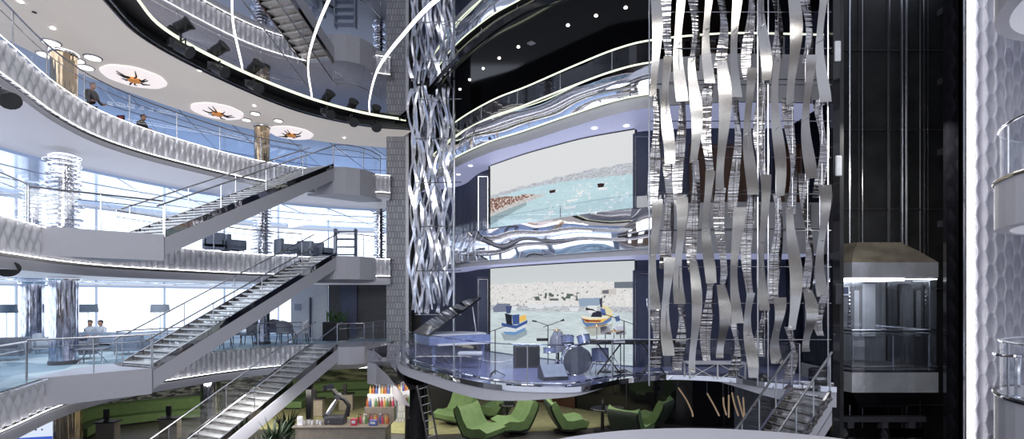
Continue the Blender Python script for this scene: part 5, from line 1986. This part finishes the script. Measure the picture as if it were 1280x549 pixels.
person('man in black shirt standing at the top deck railing beside the bronze column', (xat(114, 18.6), 18.6, Z3), -0.25, 'stand', 'cloth', 'cloth')
person('dark-haired person seated on the sofa by the floor lamp, nearer the column', (xat(115, 21.55), 21.45, Z1), PI / 2 + 0.1 + PI, 'sit', 'palefab', 'cloth2')
person('dark-haired person seated on the sofa, nearer the middle staircase', (xat(128, 21.55), 21.45, Z1), PI / 2 - 0.1 + PI, 'sit', 'palefab', 'cloth2')
sofa('armchair', 'black armchair on the top deck with a person slumped in it', 'armchair', (xat(180, 20.7), 20.7, Z3), PI * 0.5, 1.1, 'cloth')
person('person in black seated low in the black armchair on the top deck', (xat(181, 20.6) - 0.1, 20.65, Z3), 0.0, 'sit', 'cloth', 'cloth')
tb = thing('side_table', 'small dark table on the top deck between standing man and armchair', 'table', (xat(157, 20.2), 20.2, Z3))
MB().rbox((0, 0, 0.72), (0.9, 0.5, 0.05), 0.02).build('tabletop', M['black'], tb)
for sx in (-0.38, 0.38):
    for sy in (-0.2, 0.2):
        MB().tube([(sx, sy, 0), (sx, sy, 0.7)], 0.02, 6).build('leg', M['black'], tb)
o = thing('picture_stand', 'small red and black picture frame standing on the dark side table', 'picture', (xat(151, 20.2), 20.2, Z3 + 0.745))
MB().box((0, 0, 0.19), (0.30, 0.04, 0.38)).build('frame', M['black'], o)
MB().box((0, -0.025, 0.19), (0.22, 0.01, 0.28)).build('picture', mat('red_print', (0.30, 0.05, 0.05), 0.6, var=0.6, nscale=12), o)

# ------------------------------------------------------------------ bottom lounge on the window side
def curved_sofa(label, pts, zb, h, m):
    p = spline([Vector(q) for q in pts], 0.25)
    root = thing('curved_sofa', label, 'sofa', (p[0].x, p[0].y, zb))
    mb = MB()
    q = offset(p, 0.0)
    rings = []
    for a, b in zip(offset(p, 0.0), offset(p, 0.35)):
        rings.append([(a.x, a.y, zb + 0.1), (b.x, b.y, zb + 0.1), (b.x, b.y, zb + h * 0.92), ((a.x + b.x) / 2, (a.y + b.y) / 2, zb + h), (a.x, a.y, zb + h * 0.92)])
    mb.loft(rings, True)
    mb.build('backrest', M[m], root, smooth=True, world=True)
    rings = []
    for a, b in zip(offset(p, -0.75), offset(p, 0.0)):
        rings.append([(a.x, a.y, zb + 0.08), (b.x, b.y, zb + 0.08), (b.x, b.y, zb + 0.45), (a.x, a.y, zb + 0.47)])
    MB().loft(rings, True).build('seat', M[m], root, smooth=True, world=True)
    rings = []
    for a, b in zip(offset(p, -0.65), offset(p, 0.25)):
        rings.append([(a.x, a.y, zb), (b.x, b.y, zb), (b.x, b.y, zb + 0.1), (a.x, a.y, zb + 0.1)])
    MB().loft(rings, True).build('plinth', M['black'], root, world=True)
    return root


curved_sofa('long curved green sofa below the middle staircase landing', [(xat(85, 23), 23.0), (xat(120, 25.2), 25.2), (xat(180, 26.6), 26.6), (xat(240, 27.6), 27.6), (xat(275, 28.0), 28.0)], Z0, 1.08, 'green')
curved_sofa('curved pale green sofa before the leaf mural beyond the bar', [(xat(368, 30), 29.2), (xat(385, 32), 32.0), (xat(440, 33.0), 33.3), (xat(480, 33), 33.4), (xat(512, 32), 32.6)], Z0, 1.0, 'green')


def lounge_table(label, px, Y, w=0.9, m='counter'):
    root = thing('lounge_table', label, 'table', (xat(px, Y), Y, Z0), 0.1, 'dark lounge tables on the bottom deck')
    MB().rbox((0, 0, 0.98), (w, 0.6, 0.05), 0.02).build('tabletop', M['black'], root)
    MB().box((0, 0, 0.5), (w * 0.86, 0.4, 0.92)).build('pedestal', M[m], root)
    return root


def table_lamp(label, px, Y, z):
    root = thing('menu_stand', label, 'lamp', (xat(px, Y), Y, z), 0, 'small black table stands on the bottom deck')
    MB().rbox((0, 0, 0.3), (0.24, 0.1, 0.46), 0.03).build('panel_body', M['black'], root)
    MB().lathe((0, 0, 0), [(0.12, 0), (0.12, 0.03), (0.03, 0.08)], 12).build('foot', M['dark'], root)
    return root


for px, Y, lab, lab2 in ((135, 22.5, 'dark lounge table before the long green sofa, by the bronze column', 'black menu stand on the table by the bronze column'), (213, 23.2, 'dark lounge table seen past the handrail of the lowest staircase', 'black menu stand on the table behind the lowest stair handrail'),
                         (395, 27.6, 'dark lounge table before the pale green sofa, beside the black post', 'black menu stand on the table beside the black post'), (433, 29.0, 'dark lounge table before the pale green sofa, above the robot arm', 'black menu stand on the table above the robot arm')):
    lounge_table(lab, px, Y)
    table_lamp(lab2, px - 2, Y, Z0 + 1.005)
# lit wall screen with picture
Y = 21.0
a, b = at(24, 522, Y), at(62, 549, Y)
root = thing('wall_screen', 'lit blue and white wall screen under the lamp lounge deck', 'screen', ((a.x + b.x) / 2, Y, a.z - 1.0), 0.25)
MB().box((0, 0, 0.45), (1.45, 0.06, 1.1)).build('frame', M['black'], root)
me_w = [MB().box((0, -0.04, 0.45), (1.34, 0.02, 1.0)).build('display', mat_emit('screen_white', (0.75, 0.84, 1.0), 0.9), root)]
MB().box((0, -0.055, 0.07), (1.34, 0.01, 0.22)).build('blue_band', mat_emit('screen_blue', (0.07, 0.13, 0.55), 0.9), me_w[0])
mb = MB()
for k in range(4):
    mb.lathe((-0.36 + 0.22 * k, -0.055, 0.48), [(0.02, -0.03), (0.045, 0), (0.02, 0.03)], 8, 0.2)
mb.box((0.1, -0.055, 0.86), (0.9, 0.01, 0.1))
mb.build('icons', M['bluefab'], me_w[0])
mb = MB()
mb.box((xat(20, 22.2), 22.2, (Z0 + CB) / 2), (4.5, 0.15, CB - Z0))
struct('wall_screen_panel', mb, M['dark'])

# black post in the bottom lounge
o = MB().box((0, 0, 0), (0.26, 0.26, CB - Z0)).build('square_post', M['black'])
o.location = (xat(387, 24.0), 24.0, (Z0 + CB) / 2)
tag(o, 'square black post beside the lowest staircase and the robot arm', 'post')
# spiky plants
for px, Y, h, sd, lab in ((343, 18.6, 1.7, 1, 'large dark spiky plant below the lowest staircase stringer'), (360, 21.0, 1.5, 2, 'dark spiky plant behind the largest one, near the black post'), (384, 20.4, 1.15, 4, 'small spiky plant at the foot of the black post'), (322, 17.2, 1.4, 5, 'dark spiky plant tucked right under the stair stringer')):
    p = thing('spiky_plant', lab, 'plant', (xat(px, Y), Y, Z0), 0, 'spiky plants by the bar')
    leaves(MB(), 60, h, 0.9, 0.11, sd, 0.45).build('foliage', M['leaf'] if sd != 4 else M['leaf2'], p)
    MB().lathe((0, 0, 0), [(0.28, 0), (0.34, 0.25), (0.36, 0.5), (0.3, 0.5)], 16).build('pot', M['black'], p, smooth=True)

# ------------------------------------------------------------------ robot bar
YB = 19.2
zc = at(0, 529, YB).z
bar = thing('bar_counter', 'timber bar counter with pale top below the lowest staircase', 'bar counter', (xat(445, YB), YB, Z0))
MB().box((-0.45, 0, (zc - Z0) / 2), (3.4, 0.9, zc - Z0 - 0.06)).build('body', M['counter'], bar)
MB().rbox((-0.45, 0, zc - Z0 - 0.03), (3.6, 1.1, 0.08), 0.03).build('countertop', M['counter'], bar)
MB().box((0.85, 0.35, zc - Z0 + 0.28), (1.15, 0.3, 0.56)).build('bottle_step', M['counter'], bar)
MB().box((0.85, 0.7, zc - Z0 + 0.5), (1.15, 0.3, 1.0)).build('bottle_step', M['palefab'], bar)
rob = thing('robot_arm', 'black and silver jointed robot arm mixing drinks on the bar counter', 'robot arm', (xat(421, YB), YB - 0.1, zc))
MB().rbox((0, 0, 0.16), (0.75, 0.5, 0.32), 0.06).build('base', M['dark'], rob)
a0, a1, a2, a3 = Vector((-0.35, 0, 0.30)), Vector((0.10, 0, 1.05)), Vector((-0.22, 0, 1.42)), Vector((-0.42, 0, 1.36))
MB().tube([a0, a0.lerp(a1, 0.5), a1], [0.11, 0.09, 0.08], 12).build('lower_arm', M['chrome'], rob, smooth=True)
MB().tube([a1, a2], [0.10, 0.08], 12).build('forearm', M['black'], rob, smooth=True)
MB().tube([a2, a3, a3 + Vector((-0.05, 0, -0.12))], [0.09, 0.11, 0.05], 12).build('wrist', M['black'], rob, smooth=True)
MB().tube([(0.1, 0, 1.05), (0.34, 0, 0.95), (0.50, 0, 0.70), (0.42, 0, 0.30)], [0.10, 0.09, 0.08, 0.10], 12).build('second_arm', M['black'], rob, smooth=True)
for j, q in enumerate((a0, a1, a2)):
    MB().tube([q + Vector((0, -0.14, 0)), q + Vector((0, 0.14, 0))], 0.11, 14).build('joint', M['dark'], rob, smooth=True)
bt0 = {}
pos = []
for k in range(10):
    pos.append((0.34 + 0.113 * k, 0.35, zc + 0.56, 'on the lower step of the bottle stand'))
for k in range(9):
    pos.append((0.36 + 0.12 * k, 0.70, zc + 1.0, 'on the top step of the bottle stand'))
for k in range(12):
    pos.append((0.12 + 0.105 * k, -0.05 - 0.1 * (k % 2), zc + 0.012, 'on the bar counter'))
cn = ['red-brown', 'green', 'amber', 'clear white', 'crimson', 'blue', 'dark brown']
seen = {}
for i, (dx_, dy_, z, wh) in enumerate(pos):
    c = (i * 5 + i // 7) % 7
    x, y = bar.location.x + dx_, YB + dy_
    key = (wh)
    seen[key] = seen.get(key, 0) + 1
    lab = '%s bottle %s, %s from the robot arm' % (cn[c], wh, ordn[seen[key] - 1])
    if c not in bt0:
        r = thing('bottle', lab, 'bottle', (x, y, z), 0, 'bottles at the robot bar')
        MB().lathe((0, 0, 0), [(0.045, 0), (0.05, 0.02), (0.05, 0.19), (0.018, 0.26), (0.018, 0.33)], 12).build('body', M['bottle%d' % c], r, smooth=True)
        MB().lathe((0, 0, 0), [(0.02, 0.33), (0.022, 0.345), (0.02, 0.37)], 10).build('cap', M['white'] if c % 2 else M['black'], r, smooth=True)
        bt0[c] = r
    else:
        dup(bt0[c], (x, y, z), 0, lab)
gl0 = None
for k in range(8):
    x, y = bar.location.x - 1.9 + 0.16 * k, YB - 0.3 + 0.1 * (k % 2)
    lab = 'stacked pale cup on the bar counter, %s of the row before the spiky plants' % ordn[k]
    if gl0 is None:
        gl0 = MB().lathe((0, 0, 0), [(0.04, 0), (0.055, 0.14), (0.05, 0.14), (0.036, 0.01)], 12).build('drinking_cup', M['palefab'], smooth=True)
        tag(gl0, lab, 'cup', 'cups on the bar counter')
        gl0.location = (x, y, zc + 0.012)
    else:
        dup(gl0, (x, y, zc + 0.012), 0, lab)

for dx_, m, lab, sz in ((0.05, 'bottle4', 'crimson drinks box on the bar counter beside the robot arm base', (0.22, 0.16, 0.26)), (0.78, 'bottle5', 'blue drinks box on the bar counter below the bottle stand', (0.30, 0.18, 0.20)),
                        (-2.0, 'white', 'white menu card box at the plant end of the bar counter', (0.20, 0.08, 0.34))):
    o = thing('drinks_box', lab, 'box', (bar.location.x + dx_, YB - 0.38, zc + 0.012))
    MB().rbox((0, 0, sz[2] / 2), sz, 0.015).build('carton', M[m], o)
    MB().box((0, -sz[1] / 2 - 0.004, sz[2] * 0.55), (sz[0] * 0.6, 0.008, sz[2] * 0.4)).build('front_label', M['palefab'], o)
# slanting chrome truss under the stage edge
root = thing('chrome_truss', 'slanting chrome ladder truss under the stage, beside the bar bottles', 'truss', tuple(at(545, 549, 17.0) - Vector((0, 0, 0.6))))
A0, A1 = Vector((0, 0, 0)), at(528, 482, 16.4) - root.location
for sx in (-0.16, 0.16):
    MB().tube([A0 + Vector((sx, 0, 0)), A1 + Vector((sx, 0, 0))], 0.035, 8).build('rail', M['chrome'], root, smooth=True)
for k in range(9):
    p = A0.lerp(A1, (k + 0.5) / 9)
    MB().tube([p + Vector((-0.16, 0, 0)), p + Vector((0.16, 0, 0.1))], 0.02, 6).build('rung', M['steel'], root)

# ------------------------------------------------------------------ rest of the atrium behind the camera with bands added for the steel to mirror
for z in (Z1, Z2, Z3):
    mb = MB()
    mb.box((0, -9, z - 0.35), (90, 5, 0.7))
    struct('floor_rear', mb, M['panel'] if z != Z3 else M['dark'])
    for k in range(5):
        mb = MB()
        mb.box((-20 + 10 * k, -11.2, z + 1.9), (3.4, 0.1, 1.5))
        struct('window_%d' % (60 + k), mb, M['win'])  # added glowing panes, bright bands for the ribbon reflections
    mb = MB()
    mb.box((0, -11.4, z + 1.7), (90, 0.2, 3.0))
    struct('wall_rear', mb, M['tan'] if z != Z2 else M['brown'])
    band_tube(trim(), [Vector((-18, -6.48)), Vector((18, -6.48))], z - 0.9, 0.05, M['led'])  # added bright line for the steel to reflect

for k in range(6):
    mb = MB()
    mb.box((0, 1.5 - 2.6 * k, 12.6), (40, 1.3, 0.4))
    struct('reflection_beam', mb, M['dark'] if k % 2 else M['tan'])  # unseen beams added to put bands into the ribbon reflections

# ------------------------------------------------------------------ added key and fill lights, no fittings of the ship
def area(name, loc, rot, sx, sy, e, col=(1, 1, 1)):
    l = bpy.data.lights.new(name, 'AREA')
    l.shape = 'RECTANGLE'
    l.size, l.size_y = sx, sy
    l.energy = e
    l.color = col
    o = bpy.data.objects.new(name, l)
    COL.objects.link(o)
    o.location = loc
    o.rotation_euler = rot
    return o


area('key_light', (-2, -3.5, 9.5), (math.radians(62), 0, 0), 14, 5, 1900, (0.95, 0.97, 1.0))
area('deck_fill', (-15.5, 18, Z2 - 0.9 * K - 0.05), (0, 0, 0), 5, 12, 260, (0.9, 0.95, 1.0))  # added fill under each deck ceiling
area('deck_fill', (-15.5, 18, Z3 - 0.9 * K - 0.05), (0, 0, 0), 5, 12, 260, (0.9, 0.95, 1.0))
area('deck_fill', (-15.8, 18, ZS - 0.02), (0, 0, 0), 1.5, 10, 90, (1.0, 0.95, 0.9))
area('lounge_fill', (-11, 25, CB - 0.05), (math.radians(35), 0, 0), 12, 4, 950, (1.0, 0.95, 0.82))  # added fill for the bottom lounge and its mural
area('stair_fill', (-9.6, 17.0, CB - 0.02), (0, 0, 0), 1.5, 5, 220, (1.0, 0.98, 0.95))  # added fill over the lowest staircase
area('curtain_fill', (5.5, 8.0, 10.8), (math.radians(38), 0, 0), 5, 1, 150, (1.0, 0.97, 0.93))  # added fill to lift the panels behind the ribbons
area('shaft_fill', (10.6, 13.0, 7.0), (math.radians(12), 0, 0), 2.2, 0.6, 150, (1.0, 0.97, 0.92))  # added fill aimed at the cab roof
area('under_stage_fill', (1.0, 23.5, -0.55 * K), (0, 0, 0), 8, 5, 340, (1.0, 0.96, 0.85))  # added fill where the stage slab blocks light
area('bar_fill', (-6.0, 19.0, -1.2), (0, 0, 0), 3, 1.5, 45, (1.0, 0.9, 0.75))  # added fill over the bar counter
area('stage_fill', (0.8, 15.0, 2.47 * K), (0, 0, 0), 3, 0.6, 90, (0.6, 0.68, 1.0))  # bluish fill below the stage soffit
area('balcony_fill', (0.3, 17.5, 5.5 * K), (0, 0, 0), 2, 0.5, 60, (0.7, 0.75, 1.0))  # bluish fill below the top balcony soffit
area('void_fill', (-3.5, 11, ZM - 0.1), (0, 0, 0), 3, 3, 260, (0.95, 0.97, 1.0))  # fill just under the mirrored ceiling

w = bpy.data.worlds.new('World')
sc.world = w
w.use_nodes = True
bg = w.node_tree.nodes['Background']
bg.inputs['Color'].default_value = (0.72, 0.78, 0.92, 1)
bg.inputs['Strength'].default_value = 0.85

# ------------------------------------------------------------------ camera
cam = bpy.data.cameras.new('Camera')
co = bpy.data.objects.new('Camera', cam)
COL.objects.link(co)
co.location = (0, 0, EYE)
co.rotation_euler = (PI / 2, 0, 0)
cam.sensor_width = 36
cam.lens = 36 * F / 1280
cam.shift_y = 97.5 / 1280
cam.clip_end = 200
sc.camera = co
sc.view_settings.view_transform = 'Standard'
sc.view_settings.look = 'None'
sc.view_settings.exposure = 0.0
sc.cycles.max_bounces = 8
sc.cycles.transparent_max_bounces = 24
sc.cycles.sample_clamp_indirect = 4
sc.cycles.caustics_reflective = False
sc.cycles.use_denoising = True
